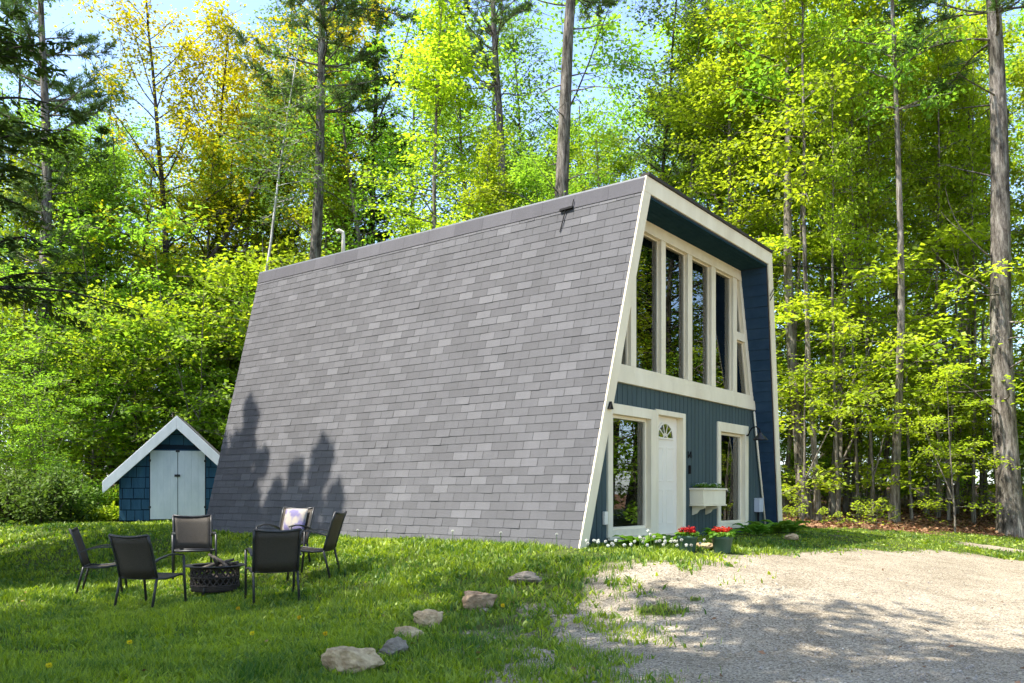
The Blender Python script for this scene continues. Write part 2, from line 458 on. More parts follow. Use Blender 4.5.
class MB:
    """collects polygons, builds one mesh object"""
    def __init__(self):
        self.v = []; self.f = []; self.uv = []; self.has_uv = False

    def poly(self, pts, uvs=None):
        i = len(self.v)
        self.v += [tuple(p) for p in pts]
        self.f.append(tuple(range(i, i + len(pts))))
        self.uv.append(uvs if uvs else [(0, 0)] * len(pts))
        if uvs: self.has_uv = True

    def box(self, x0, x1, y0, y1, z0, z1):
        p = [(x0, y0, z0), (x1, y0, z0), (x1, y1, z0), (x0, y1, z0), (x0, y0, z1), (x1, y0, z1), (x1, y1, z1), (x0, y1, z1)]
        self.hexa(p)
        return self

    def hexa(self, p):
        i = len(self.v)
        self.v += [tuple(q) for q in p]
        for f in ((0, 3, 2, 1), (4, 5, 6, 7), (0, 1, 5, 4), (1, 2, 6, 5), (2, 3, 7, 6), (3, 0, 4, 7)):
            self.f.append(tuple(i + k for k in f)); self.uv.append([(0, 0)] * 4)
        return self

    def prism(self, poly, y0, y1, axis='y', lean=None):
        """polygon in (x,z) extruded along y; lean(z) shifts y of the front face"""
        n = len(poly)
        if n < 3: return self
        A = sum(poly[i][0] * poly[(i + 1) % n][1] - poly[(i + 1) % n][0] * poly[i][1] for i in range(n))
        if A < 0: poly = poly[::-1]
        fa = [(x, y0 + (lean(z) if lean else 0), z) for x, z in poly]
        fb = [(x, y1 + (lean(z) if lean and y1 < y0 + 0.2 else 0), z) for x, z in poly]
        i = len(self.v)
        self.v += fa + fb
        self.f.append(tuple(range(i, i + n))); self.uv.append([(0, 0)] * n)
        self.f.append(tuple(range(i + 2 * n - 1, i + n - 1, -1))); self.uv.append([(0, 0)] * n)
        for k in range(n):
            k2 = (k + 1) % n
            self.f.append((i + k2, i + k, i + n + k, i + n + k2)); self.uv.append([(0, 0)] * 4)
        return self

    def tube(self, pts, rad, n=8, cap=True):
        pts = [Vector(p) for p in pts]
        if not hasattr(rad, '__len__'): rad = [rad] * len(pts)
        i0 = len(self.v)
        ref = None
        for k, p in enumerate(pts):
            d = (pts[min(k + 1, len(pts) - 1)] - pts[max(k - 1, 0)]).normalized()
            if ref is None:
                ref = Vector((0, 0, 1)) if abs(d.z) < 0.9 else Vector((1, 0, 0))
            a = d.cross(ref).normalized(); b = a.cross(d).normalized(); ref = b
            for j in range(n):
                t = 2 * math.pi * j / n
                q = p + (a * math.cos(t) + b * math.sin(t)) * rad[k]
                self.v.append(tuple(q))
        for k in range(len(pts) - 1):
            for j in range(n):
                a = i0 + k * n + j; b = i0 + k * n + (j + 1) % n
                self.f.append((a, a + n, b + n, b)); self.uv.append([(0, 0)] * 4)
        if cap:
            self.f.append(tuple(i0 + j for j in range(n))); self.uv.append([(0, 0)] * n)
            e = i0 + (len(pts) - 1) * n
            self.f.append(tuple(e + j for j in range(n - 1, -1, -1))); self.uv.append([(0, 0)] * n)
        return self

    def lathe(self, prof, n=24, c=(0, 0, 0), cap=True):
        i0 = len(self.v)
        for r, z in prof:
            for j in range(n):
                t = 2 * math.pi * j / n
                self.v.append((c[0] + r * math.cos(t), c[1] + r * math.sin(t), c[2] + z))
        for k in range(len(prof) - 1):
            for j in range(n):
                a = i0 + k * n + j; b = i0 + k * n + (j + 1) % n
                self.f.append((a, b, b + n, a + n)); self.uv.append([(0, 0)] * 4)
        if cap:
            self.f.append(tuple(i0 + j for j in range(n - 1, -1, -1))); self.uv.append([(0, 0)] * n)
            e = i0 + (len(prof) - 1) * n
            self.f.append(tuple(e + j for j in range(n))); self.uv.append([(0, 0)] * n)
        return self

    def build(self, name, m, parent=None, smooth_=False, bevel=0.0, weld=False):
        me = bpy.data.meshes.new(name)
        me.from_pydata(self.v, [], self.f)
        if weld:
            import bmesh
            bm = bmesh.new(); bm.from_mesh(me); bmesh.ops.remove_doubles(bm, verts=bm.verts, dist=1e-5)
            bmesh.ops.recalc_face_normals(bm, faces=bm.faces); bm.to_mesh(me); bm.free()
        if self.has_uv:
            l = me.uv_layers.new(name='uv')
            flat = [c for fuv in self.uv for p in fuv for c in p]
            l.data.foreach_set('uv', flat)
        me.materials.append(m)
        if smooth_:
            me.polygons.foreach_set('use_smooth', [True] * len(me.polygons))
        me.update()
        o = bpy.data.objects.new(name, me)
        link(o, parent)
        if bevel:
            b = o.modifiers.new('bevel', 'BEVEL'); b.width = bevel; b.segments = 2; b.limit_method = 'ANGLE'
        return o


def np_mesh(name, verts, faces, m, tint=None, smooth_=False, attrs=None):
    """big mesh from arrays: verts (n,3), faces (k,3|4) or list of such arrays"""
    me = bpy.data.meshes.new(name)
    fl = faces if isinstance(faces, list) else [faces]
    fl = [f for f in fl if len(f)]
    nv = len(verts)
    me.vertices.add(nv)
    me.vertices.foreach_set('co', np.ascontiguousarray(verts, np.float32).ravel())
    loops = np.concatenate([f.ravel() for f in fl]).astype(np.int32)
    cnt = np.concatenate([np.full(len(f), f.shape[1], np.int32) for f in fl])
    st = np.concatenate([[0], np.cumsum(cnt)[:-1]]).astype(np.int32)
    me.loops.add(len(loops)); me.loops.foreach_set('vertex_index', loops)
    me.polygons.add(len(cnt)); me.polygons.foreach_set('loop_start', st)
    if smooth_:
        me.polygons.foreach_set('use_smooth', np.ones(len(cnt), bool))
    if tint is not None:
        a = me.attributes.new('tint', 'FLOAT', 'POINT')
        a.data.foreach_set('value', np.ascontiguousarray(tint, np.float32))
    for k, v in (attrs or {}).items():
        a = me.attributes.new(k, 'FLOAT', 'POINT')
        a.data.foreach_set('value', np.ascontiguousarray(v, np.float32))
    me.materials.append(m)
    me.update(calc_edges=True)
    return me


def mesh_obj(name, me, parent=None):
    o = bpy.data.objects.new(name, me)
    return link(o, parent)


def unit(a):
    return a / np.maximum(np.linalg.norm(a, axis=-1, keepdims=True), 1e-9)


def leaves(centers, axis, normal, length, width, fold=0.18):
    """kite leaves (quads) -> verts, faces"""
    n = len(centers)
    axis = unit(axis)
    normal = unit(normal - (normal * axis).sum(1, keepdims=True) * axis)
    side = np.cross(axis, normal)
    Lh = np.asarray(length).reshape(-1, 1) * np.ones((n, 1)); Wd = np.asarray(width).reshape(-1, 1) * np.ones((n, 1))
    b = centers - axis * Lh * 0.5
    t = centers + axis * Lh * 0.5
    l = centers - axis * Lh * 0.08 + side * Wd * 0.5 + normal * Wd * fold
    r = centers - axis * Lh * 0.08 - side * Wd * 0.5 + normal * Wd * fold
    v = np.stack([b, r, t, l], 1).reshape(-1, 3)
    f = np.arange(n * 4).reshape(n, 4)
    return v, f


class Limbs:
    """tapered tubes for trunk and limbs"""
    def __init__(self):
        self.v = []; self.f = []; self.n = 0

    def add(self, pts, rad, sides=7):
        pts = np.asarray(pts, float); k = len(pts)
        d = np.gradient(pts, axis=0); d = unit(d)
        ref = np.array([0.31, 0.95, 0.05]) if abs(d[0][2]) > 0.8 else np.array([0, 0, 1.0])
        a = unit(np.cross(d, ref)); b = np.cross(a, d)
        t = np.linspace(0, 2 * np.pi, sides, endpoint=False)
        ring = a[:, None, :] * np.cos(t)[None, :, None] + b[:, None, :] * np.sin(t)[None, :, None]
        v = pts[:, None, :] + ring * np.asarray(rad)[:, None, None]
        i = np.arange(k - 1)[:, None] * sides; j = np.arange(sides)[None, :]; j2 = (j + 1) % sides
        f = np.stack([i + j, i + j2, i + sides + j2, i + sides + j], -1).reshape(-1, 4) + self.n
        self.v.append(v.reshape(-1, 3)); self.f.append(f); self.n += k * sides

    def mesh(self, name, m):
        return np_mesh(name, np.concatenate(self.v), np.concatenate(self.f), m, smooth_=True)


def path(p0, d, length, n, r, droop=0.0, wig=0.08):
    """a wandering branch"""
    pts = [np.array(p0, float)]; d = np.array(d, float); d /= np.linalg.norm(d)
    st = length / n
    for _ in range(n):
        d = d + r.normal(0, wig, 3) + np.array([0, 0, droop])
        d /= np.linalg.norm(d)
        pts.append(pts[-1] + d * st)
    return np.array(pts)


# ------------------------------------------------------------------ tree kinds (mesh pairs)
def make_broadleaf(seed, height, base_r, crown_from, spread, n_limbs, leaf, sprays, per_spray, leaf_m, bark_m, layered=0.5,
                   forks=0, lean=0.02, limb_up=(0.15, 0.8), profile='round', spray_r=0.45, droop=-0.02, leafdroop=0.25, top_bare=0.0):
    r = np.random.default_rng(seed)
    lb = Limbs()
    stems = []
    n = 14
    trunk = path((0, 0, -0.3), (r.normal(0, lean), r.normal(0, lean), 1), height + 0.3, n, r, 0.015, 0.025)
    tr = base_r * (1 - 0.86 * np.linspace(0, 1, n + 1) ** 0.9); tr[0] *= 1.35
    lb.add(trunk, tr, 10)
    stems.append((trunk, tr))
    for k in range(forks):
        i = int(r.integers(3, 7))
        ang = r.uniform(0, 2 * np.pi)
        d = np.array([math.cos(ang) * 0.55, math.sin(ang) * 0.55, 1.0])
        p = path(trunk[i], d, height * (1 - i / n) * r.uniform(0.85, 1.0), 10, r, 0.05, 0.05)
        rr = tr[i] * 0.75 * (1 - 0.88 * np.linspace(0, 1, 11))
        lb.add(p, rr, 8); stems.append((p, rr))
    cs, ax, nm = [], [], []
    for _ in range(n_limbs):
        st, sr = stems[int(r.integers(0, len(stems)))]
        zt = r.uniform(crown_from, 0.98) if True else 0
        zs = st[:, 2] / height
        if zt < zs[0] + 0.03: st, sr = stems[0]; zs = st[:, 2] / height
        i = np.clip(np.interp(zt, zs, np.arange(len(zs))), 0, len(zs) - 1.01)
        i0 = int(i); p0 = st[i0] + (st[i0 + 1] - st[i0]) * (i - i0)
        q = (zt - crown_from) / max(1e-3, 1 - crown_from)
        if profile == 'round': w = math.sqrt(max(0.03, 1 - (2 * q - 0.75) ** 2 / 1.6))
        elif profile == 'cone': w = 1.05 - 0.85 * q
        else: w = 0.55 + 0.5 * q if q < 0.7 else 0.9 - 1.2 * (q - 0.7)
        ln = spread * max(0.18, w) * r.uniform(0.6, 1.15)
        ang = r.uniform(0, 2 * np.pi)
        up = r.uniform(*limb_up) * (0.5 + q)
        d = np.array([math.cos(ang), math.sin(ang), up])
        bp = path(p0, d, ln, 7, r, droop, 0.10)
        br = max(0.008, 0.42 * float(np.interp(i, np.arange(len(sr)), sr))) * (1 - 0.85 * np.linspace(0, 1, 8))
        lb.add(bp, np.maximum(br, 0.006), 5)
        for s in range(sprays):
            j = r.uniform(0.3, 1.0) * 7
            j0 = min(6, int(j)); c0 = bp[j0] + (bp[j0 + 1] - bp[j0]) * (j - j0)
            sa = r.uniform(0, 2 * np.pi); sl = r.uniform(0.2, 0.9) * (0.35 + 0.25 * ln)
            sd = np.array([math.cos(sa), math.sin(sa), r.normal(0.05, 0.25)])
            sp = path(c0, sd, sl, 3, r, -0.03, 0.12)
            lb.add(sp, np.array([0.012, 0.009, 0.006, 0.004]), 3)
            m = int(per_spray * r.uniform(0.5, 1.4))
            tt = r.uniform(0.15, 1.1, m)
            cc = sp[0] + (sp[3] - sp[0]) * tt[:, None]
            flat = spray_r * (1 - 0.7 * layered)
            off = r.normal(0, 1, (m, 3)) * np.array([spray_r, spray_r, flat]) * 0.55
            cs.append(cc + off)
            out = off * np.array([1, 1, 0.3]) + sd * 0.25 + np.array([0, 0, -leafdroop]) * 1.0 * spray_r + r.normal(0, 0.12, (m, 3))
            ax.append(out)
            nm.append(np.array([0, 0, 1.0]) + r.normal(0, 0.55 - 0.2 * layered, (m, 3)))
    cs = np.concatenate(cs); ax = np.concatenate(ax); nm = np.concatenate(nm)
    k = len(cs)
    ls = leaf * r.uniform(0.6, 1.3, k)
    v, f = leaves(cs, ax, nm, ls, ls * r.uniform(0.55, 0.85, k))
    tint = r.normal(0.5, 0.25, k) + 0.25 * np.sin(cs[:, 2] * 1.1 + cs[:, 0])
    if leaf_m == 'yellow': tint = tint + 1.6 * (cs[:, 2] / height - 0.62)
    tint = np.clip(tint, 0, 1).repeat(4)
    return lb.mesh('trunk', M[bark_m]), np_mesh('crown', v, f, M[leaf_m], tint)


def make_pine(seed, height, base_r, crown_from, spread, leaf_m='pine', bark_m='bark_pine', dead=26, whorl=0.62, tufts=19, lean=0.012):
    r = np.random.default_rng(seed)
    lb = Limbs()
    n = 16
    trunk = path((0, 0, -0.3), (r.normal(0, lean), r.normal(0, lean), 1), height + 0.3, n, r, 0.01, 0.014)
    tr = base_r * (1 - 0.9 * np.linspace(0, 1, n + 1) ** 1.1); tr[0] *= 1.3
    lb.add(trunk, tr, 12)
    on = lambda z: np.array([np.interp(z, trunk[:, 2], trunk[:, c]) for c in range(3)])
    for _ in range(dead):
        z = height * r.uniform(0.12, crown_from + 0.15)
        a = r.uniform(0, 2 * np.pi)
        p = path(on(z), (math.cos(a), math.sin(a), r.uniform(-0.1, 0.5)), r.uniform(0.6, 2.6), 6, r, 0.0, 0.14)
        lb.add(p, np.linspace(0.028, 0.006, 7), 4)
        if r.random() < 0.6:
            p2 = path(p[3], p[4] - p[3] + r.normal(0, 0.25, 3), 0.8, 4, r, 0, 0.15)
            lb.add(p2, np.linspace(0.012, 0.004, 5), 3)
    cs, dirs = [], []
    z = height * crown_from
    while z < height:
        q = (z - height * crown_from) / (height * (1 - crown_from))
        ln0 = spread * (0.75 + 0.5 * q if q < 0.35 else 0.95 - 0.9 * (q - 0.35) / 0.65)
        for k in range(int(r.integers(3, 6))):
            a = r.uniform(0, 2 * np.pi)
            ln = max(0.4, ln0 * r.uniform(0.55, 1.15))
            p = path(on(z), (math.cos(a), math.sin(a), r.uniform(0.0, 0.35) + 0.5 * q), ln, 7, r, 0.02, 0.09)
            lb.add(p, np.linspace(0.018 + 0.009 * ln, 0.006, 8), 4)
            nt = int(tufts * ln / 2.2) + 2
            for _ in range(nt):
                j = r.uniform(0.35, 1.0) * 7; j0 = min(6, int(j))
                c = p[j0] + (p[j0 + 1] - p[j0]) * (j - j0)
                sd = (p[7] - p[0]) / ln
                side = np.cross(sd, [0, 0, 1]) * r.normal(0, 0.8)
                tip = c + (sd * r.uniform(0.1, 0.5) + side * 0.5 + np.array([0, 0, r.uniform(-0.02, 0.22)])) * r.uniform(0.4, 1.0)
                lb.add(np.array([c, (c + tip) / 2, tip]), np.array([0.010, 0.008, 0.005]), 3)
                for e in (0.45, 0.75, 1.0):
                    cs.append(c + (tip - c) * e); dirs.append(unit(tip - c + 1e-6))
        z += whorl * r.uniform(0.7, 1.3)
    cs = np.array(cs); dirs = np.array(dirs)
    k = 11
    C = cs.repeat(k, 0); D = dirs.repeat(k, 0)
    m = len(C)
    ax = D * 0.7 + r.normal(0, 0.65, (m, 3)) + np.array([0, 0, 0.1])
    ln = r.uniform(0.13, 0.24, m)
    v, f = leaves(C + unit(ax) * ln[:, None] * 0.5, ax, r.normal(0, 1, (m, 3)), ln, 0.022, 0.0)
    tint = np.clip(r.normal(0.5, 0.25, m), 0, 1).repeat(4)
    return lb.mesh('trunk', M[bark_m]), np_mesh('crown', v, f, M[leaf_m], tint)


def make_hemlock(seed, height, base_r, crown_from, spread, leaf_m='hemlock', bark_m='bark_dark', step=0.42, per=95, narrow=1.0):
    r = np.random.default_rng(seed)
    lb = Limbs()
    n = 12
    trunk = path((0, 0, -0.3), (0, 0, 1), height + 0.3, n, r, 0.01, 0.012)
    tr = base_r * (1 - 0.92 * np.linspace(0, 1, n + 1)); lb.add(trunk, tr, 9)
    on = lambda z: np.array([np.interp(z, trunk[:, 2], trunk[:, c]) for c in range(3)])
    cs, ax, nm = [], [], []
    z = height * crown_from
    while z < height - 0.1:
        q = (z - height * crown_from) / (height * (1 - crown_from))
        ln0 = spread * (1.0 - q) ** narrow + 0.15
        for k in range(int(r.integers(3, 6))):
            a = r.uniform(0, 2 * np.pi)
            ln = max(0.25, ln0 * r.uniform(0.55, 1.15))
            p = path(on(z), (math.cos(a), math.sin(a), 0.25 + 0.5 * q), ln, 6, r, -0.085, 0.06)
            lb.add(p, np.linspace(0.02 + 0.008 * ln, 0.005, 7), 4)
            m = int(per * ln / 1.8) + 8
            j = r.uniform(0.12, 1.0, m) * 6; j0 = np.minimum(5, j.astype(int))
            c = p[j0] + (p[j0 + 1] - p[j0]) * (j - j0)[:, None]
            sd = unit(p[6] - p[0]); side = np.cross(sd, [0, 0, 1]); side /= max(1e-6, np.linalg.norm(side))
            wd = 0.34 * (1.0 - 0.55 * j / 6) * (0.5 + 0.35 * ln)
            s = r.uniform(-1, 1, m) * wd
            c = c + side * s[:, None] + np.array([0, 0, -1.0]) * (np.abs(s) * 0.35 + r.uniform(0, 0.16, m))[:, None] + r.normal(0, 0.03, (m, 3))
            cs.append(c); ax.append(side * np.sign(s)[:, None] * 0.8 + sd * 0.7 + r.normal(0, 0.3, (m, 3)) + np.array([0, 0, -0.25]))
            nm.append(np.array([0, 0, 1.0]) + r.normal(0, 0.4, (m, 3)))
        z += step * r.uniform(0.7, 1.3)
    cs = np.concatenate(cs); ax = np.concatenate(ax); nm = np.concatenate(nm); k = len(cs)
    ln = r.uniform(0.14, 0.28, k)
    v, f = leaves(cs, ax, nm, ln, ln * 0.38, 0.05)
    tint = np.clip(r.normal(0.5, 0.28, k), 0, 1).repeat(4)
    return lb.mesh('trunk', M[bark_m]), np_mesh('crown', v, f, M[leaf_m], tint)


def make_shrub(seed, height, spread, leaf, n_stems, per, leaf_m, bark_m='bark_dark'):
    r = np.random.default_rng(seed)
    lb = Limbs(); cs, ax, nm = [], [], []
    for _ in range(n_stems):
        a = r.uniform(0, 2 * np.pi); o = r.uniform(0, 0.25) * spread
        d = np.array([math.cos(a) * r.uniform(0.1, 0.9), math.sin(a) * r.uniform(0.1, 0.9), 1.0])
        p = path((math.cos(a) * o, math.sin(a) * o, -0.1), d, height * r.uniform(0.6, 1.15), 6, r, -0.03, 0.1)
        lb.add(p, np.linspace(0.022, 0.005, 7), 4)
        m = int(per * r.uniform(0.7, 1.3))
        j = r.uniform(0.12, 1.0, m) * 6; j0 = np.minimum(5, j.astype(int))
        c = p[j0] + (p[j0 + 1] - p[j0]) * (j - j0)[:, None]
        off = r.normal(0, 1, (m, 3)) * np.array([0.26, 0.26, 0.12]) * spread * 0.7
        cs.append(c + off); ax.append(off + r.normal(0, 0.1, (m, 3)) + np.array([0, 0, -0.05])); nm.append(np.array([0, 0, 1.0]) + r.normal(0, 0.4, (m, 3)))
    cs = np.concatenate(cs); ax = np.concatenate(ax); nm = np.concatenate(nm)
    keep = cs[:, 2] > 0.03
    cs, ax, nm = cs[keep], ax[keep], nm[keep]; k = len(cs)
    ln = leaf * r.uniform(0.6, 1.3, k)
    v, f = leaves(cs, ax, nm, ln, ln * 0.5)
    return lb.mesh('stem', M[bark_m]), np_mesh('foliage', v, f, M[leaf_m], np.clip(r.normal(0.5, 0.25, k), 0, 1).repeat(4))


KIND = {}
KIND['maple_a'] = make_broadleaf(11, 17, 0.17, 0.22, 3.8, 80, 0.125, 6, 32, 'maple', 'bark_maple', 0.75)
KIND['maple_b'] = make_broadleaf(12, 15, 0.13, 0.15, 3.4, 74, 0.125, 6, 31, 'maple', 'bark_maple', 0.8, profile='cone')
KIND['maple_c'] = make_broadleaf(13, 19, 0.20, 0.35, 4.0, 70, 0.13, 6, 29, 'maple', 'bark_maple', 0.7, forks=1)
KIND['mid_a'] = make_broadleaf(14, 18, 0.18, 0.28, 3.6, 78, 0.125, 6, 33, 'maple_mid', 'bark_maple', 0.5)
KIND['mid_b'] = make_broadleaf(15, 16, 0.15, 0.18, 3.2, 78, 0.125, 6, 33, 'maple_mid', 'bark_dark', 0.6, forks=1)
KIND['under_a'] = make_broadleaf(16, 8, 0.05, 0.06, 2.3, 58, 0.15, 5, 18, 'maple', 'bark_maple', 0.6, forks=1, limb_up=(0.0, 0.45), spray_r=0.4)
KIND['under_b'] = make_broadleaf(17, 7, 0.045, 0.08, 2.3, 50, 0.16, 5, 18, 'maple_mid', 'bark_maple', 0.7, forks=2, limb_up=(-0.05, 0.35), spray_r=0.42)
KIND['under_d'] = make_broadleaf(25, 7.5, 0.05, 0.14, 2.5, 24, 0.15, 6, 24, 'maple', 'bark_maple', 1.0, forks=1, limb_up=(-0.05, 0.3), spray_r=0.42)
KIND['shade'] = make_broadleaf(26, 18, 0.2, 0.38, 4.0, 52, 0.20, 5, 16, 'maple_mid', 'bark_maple', 0.7, forks=1)
KIND['branchy'] = make_broadleaf(27, 14, 0.16, 0.5, 4.2, 30, 0.20, 7, 30, 'maple_mid', 'bark_maple', 1.0, limb_up=(0.0, 0.35), spray_r=0.42)
KIND['under_c'] = make_broadleaf(18, 9, 0.06, 0.10, 2.2, 58, 0.14, 5, 20, 'maple_mid', 'bark_maple', 0.8, forks=1, limb_up=(0.0, 0.5), spray_r=0.4)
KIND['yellow_a'] = make_broadleaf(19, 19, 0.20, 0.36, 4.6, 115, 0.14, 7, 29, 'yellow', 'bark_dark', 0.3, forks=3, limb_up=(0.4, 1.2), spray_r=0.4, leafdroop=0.1)
KIND['yellow_b'] = make_broadleaf(20, 18, 0.18, 0.36, 4.4, 105, 0.14, 7, 27, 'yellow', 'bark_dark', 0.3, forks=2, limb_up=(0.4, 1.2), spray_r=0.4, leafdroop=0.1)
KIND['pole_a'] = make_broadleaf(21, 18, 0.17, 0.55, 2.4, 46, 0.15, 5, 22, 'maple_mid', 'bark_maple', 0.6)
KIND['pole_b'] = make_broadleaf(22, 15, 0.10, 0.50, 1.8, 40, 0.15, 5, 22, 'maple', 'bark_maple', 0.7)
KIND['aspen'] = make_broadleaf(23, 19, 0.13, 0.38, 2.4, 60, 0.12, 5, 22, 'aspen', 'bark_dark', 0.3, limb_up=(0.5, 1.2))
KIND['birch'] = make_broadleaf(24, 15, 0.085, 0.62, 1.8, 30, 0.12, 5, 20, 'aspen', 'bark_birch', 0.3)
KIND['pine_a'] = make_pine(31, 24, 0.27, 0.52, 3.2)
KIND['pine_b'] = make_pine(32, 25, 0.30, 0.60, 3.4)
KIND['pine_c'] = make_pine(33, 22, 0.26, 0.30, 3.0, dead=34)
KIND['hemlock_a'] = make_hemlock(41, 17, 0.20, 0.08, 3.0)
KIND['hemlock_high'] = make_hemlock(44, 17, 0.22, 0.34, 3.4, step=0.5)
KIND['hemlock_b'] = make_hemlock(42, 14, 0.16, 0.10, 2.6)
KIND['spire'] = make_hemlock(43, 13, 0.15, 0.05, 1.5, step=0.36, per=190, narrow=0.8)
KIND['seedling'] = make_broadleaf(51, 1.1, 0.012, 0.15, 0.5, 14, 0.12, 2, 7, 'maple', 'bark_maple', 0.9, spray_r=0.14)
SHRUB = {'shrub_a': make_shrub(61, 1.5, 1.0, 0.13, 18, 110, 'shrub'), 'shrub_b': make_shrub(62, 1.2, 0.9, 0.10, 20, 120, 'maple_mid'),
         'fern': make_shrub(63, 0.55, 0.6, 0.12, 16, 60, 'maple', 'stem')}
HEIGHT = dict(maple_a=17, maple_b=15, maple_c=19, mid_a=18, mid_b=16, under_a=8, under_b=7, under_c=9, under_d=7.5, shade=18, branchy=14, yellow_a=19, yellow_b=18, pole_a=18,
              pole_b=15, aspen=19, birch=15, pine_a=24, pine_b=25, pine_c=22, hemlock_a=17, hemlock_b=14, hemlock_high=17, spire=13, seedling=1.1)
TREE_NAME = dict(yellow_a='yellow_maple_tree', yellow_b='yellow_maple_tree', aspen='aspen_tree', birch='birch_tree', pine_a='pine_tree', pine_b='pine_tree',
                 pine_c='pine_tree', hemlock_a='hemlock_tree', hemlock_b='hemlock_tree', hemlock_high='hemlock_tree', spire='spruce_tree', seedling='seedling')


def tree(kind, x, y, h, label, group=None, rz=None, lean=(0, 0), thick=1.0, cat='tree'):
    s = h / HEIGHT[kind]
    name = TREE_NAME.get(kind, 'maple_tree' if not kind.startswith('under') else 'young_maple')
    o = empty(name, (x, y, gz(x, y)), random.uniform(0, 6.28) if rz is None else rz, label, cat, group)
    o.rotation_euler.x = lean[0]; o.rotation_euler.y = lean[1]
    w = s * thick
    o.scale = (w, w, s)
    t, c = KIND[kind]
    mesh_obj('trunk', t, o); mesh_obj('crown', c, o)
    return o


def shrub(kind, x, y, s, label, group=None, name='shrub', cat='shrub'):
    o = empty(name, (x, y, gz(x, y)), random.uniform(0, 6.28), label, cat, group)
    o.scale = (s, s, s)
    a, b = SHRUB[kind]
    mesh_obj('stem', a, o); mesh_obj('foliage', b, o)
    return o

# ------------------------------------------------------------------ where gravel, litter and lawn lie
DRIVE = np.array([(-0.6, -4), (-0.52, 6.25), (-0.11, 8.1), (0.15, 9.13), (0.45, 9.8), (1.1, 10.75), (2.45, 11.6), (4.2, 13.2), (5.9, 14.75),
                  (8.2, 16.1), (9.6, 16.3), (14, 17), (30, 21), (30, -30), (-0.6, -30)])


def seg_dist(x, y, a, b):
    d = b - a
    t = np.clip(((x - a[0]) * d[0] + (y - a[1]) * d[1]) / (d @ d), 0, 1)
    return np.hypot(x - a[0] - t * d[0], y - a[1] - t * d[1])


def drive_sd(x, y):
    dist = np.full(np.shape(x), 1e9); inside = np.zeros(np.shape(x), bool)
    n = len(DRIVE)
    for i in range(n):
        a, b = DRIVE[i], DRIVE[(i + 1) % n]
        dist = np.minimum(dist, seg_dist(x, y, a, b))
        c = ((a[1] > y) != (b[1] > y)) & (x < (b[0] - a[0]) * (y - a[1]) / (b[1] - a[1] + 1e-12) + a[0])
        inside ^= c
    return np.where(inside, dist, -dist)


def house_uv(x, y):
    return (x - P0[0]) * U[0] + (y - P0[1]) * U[1], (x - P0[0]) * V[0] + (y - P0[1]) * V[1]


def gravel_at(x, y):
    x = np.asarray(x, float); y = np.asarray(y, float)
    sd = drive_sd(x, y)
    nn = fnoise(x, y, 2.6) - 0.5
    leftish = smooth((3.0 - x) / 3.0)
    g = smooth((sd + nn * (0.7 + 1.5 * leftish) - 0.1 * leftish) / (0.9 + 1.7 * leftish) + 0.40)
    # tufts that hold on in the gravel
    for (cx, cy, r) in ((1.50, 8.84, 0.17), (2.04, 9.12, 0.14)):
        g = g * smooth((np.hypot((x - cx) * 0.8, y - cy) + nn * 0.9 - r * 0.2) / (1.5 * r))
    g = np.maximum(g, smooth(1.3 - np.hypot((x - 10.4) / 1.2, (y - 18.1) / 0.7) + nn * 0.6))
    strip = seg_dist(x, y, np.array([5.7, 16.85]), np.array([8.1, 17.55]))
    g = np.maximum(g, 0.8 * smooth((0.10 - strip + nn * 0.9) / 0.3))
    return g


def litter_at(x, y):
    x = np.asarray(x, float); y = np.asarray(y, float)
    nn = fnoise(x, y, 0.9) - 0.5
    line = 18.6 + 0.42 * (x - 6.0)                       # edge of the wood on the right
    right = smooth((y - line + nn * 1.6) / 0.8) * smooth((x - 4.5) / 1.5)
    back = smooth((y - 27.5 - nn * 3) / 3.0) * smooth((6 - x) / 3)
    left = smooth((-12.6 - x + nn * 2) / 1.5) * smooth((y - 15) / 3) * 0.8
    return np.maximum(np.maximum(right, back), left)


def footprint(x, y):
    su, sv = house_uv(x, y)
    h = (su > 0.02) & (su < W + 0.1) & (sv > 0.2) & (sv < L + 0.1)
    s = (np.abs(x + 9.4) < 1.75) & (y > 23.2) & (y < 26.5)
    return h | s


# ------------------------------------------------------------------ ground sheet
def axis_coords(lo, hi, step, far_lo, far_hi):
    fine = np.arange(lo, hi + 1e-6, step)
    a = lo - np.cumsum(np.geomspace(step * 1.5, (lo - far_lo) * 0.3, 16)); a = a[a > far_lo]
    b = hi + np.cumsum(np.geomspace(step * 1.5, (far_hi - hi) * 0.3, 16)); b = b[b < far_hi]
    return np.concatenate([[far_lo], a[::-1], fine, b, [far_hi]])


gx = axis_coords(-14, 16, 0.12, -180, 180)
gy = axis_coords(4, 30, 0.12, -120, 220)
X, Y = np.meshgrid(gx, gy)
Z = ground_z(X, Y)
Z = Z + 0.012 * (fnoise(X, Y, 5.0) - 0.5) * 2
gv = np.stack([X, Y, Z], -1).reshape(-1, 3)
G = gravel_at(X, Y).ravel(); LT = litter_at(X, Y).ravel()
LT = np.where((np.abs(gv[:, 0]) > 40) | (gv[:, 1] > 60) | (gv[:, 1] < -20), 1.0, LT)
nx, ny = len(gx), len(gy)
ii = (np.arange(ny - 1)[:, None] * nx + np.arange(nx - 1)[None, :]).ravel()
gf = np.stack([ii, ii + 1, ii + nx + 1, ii + nx], 1)
fg = G[gf].mean(1); fl = LT[gf].mean(1)
sdc = drive_sd(gv[gf][:, :, 0].mean(1), gv[gf][:, :, 1].mean(1))
sel_d = (fg > 0.5) & (sdc > -1.5) & (fl < 0.5)
sel_l = fl >= 0.5
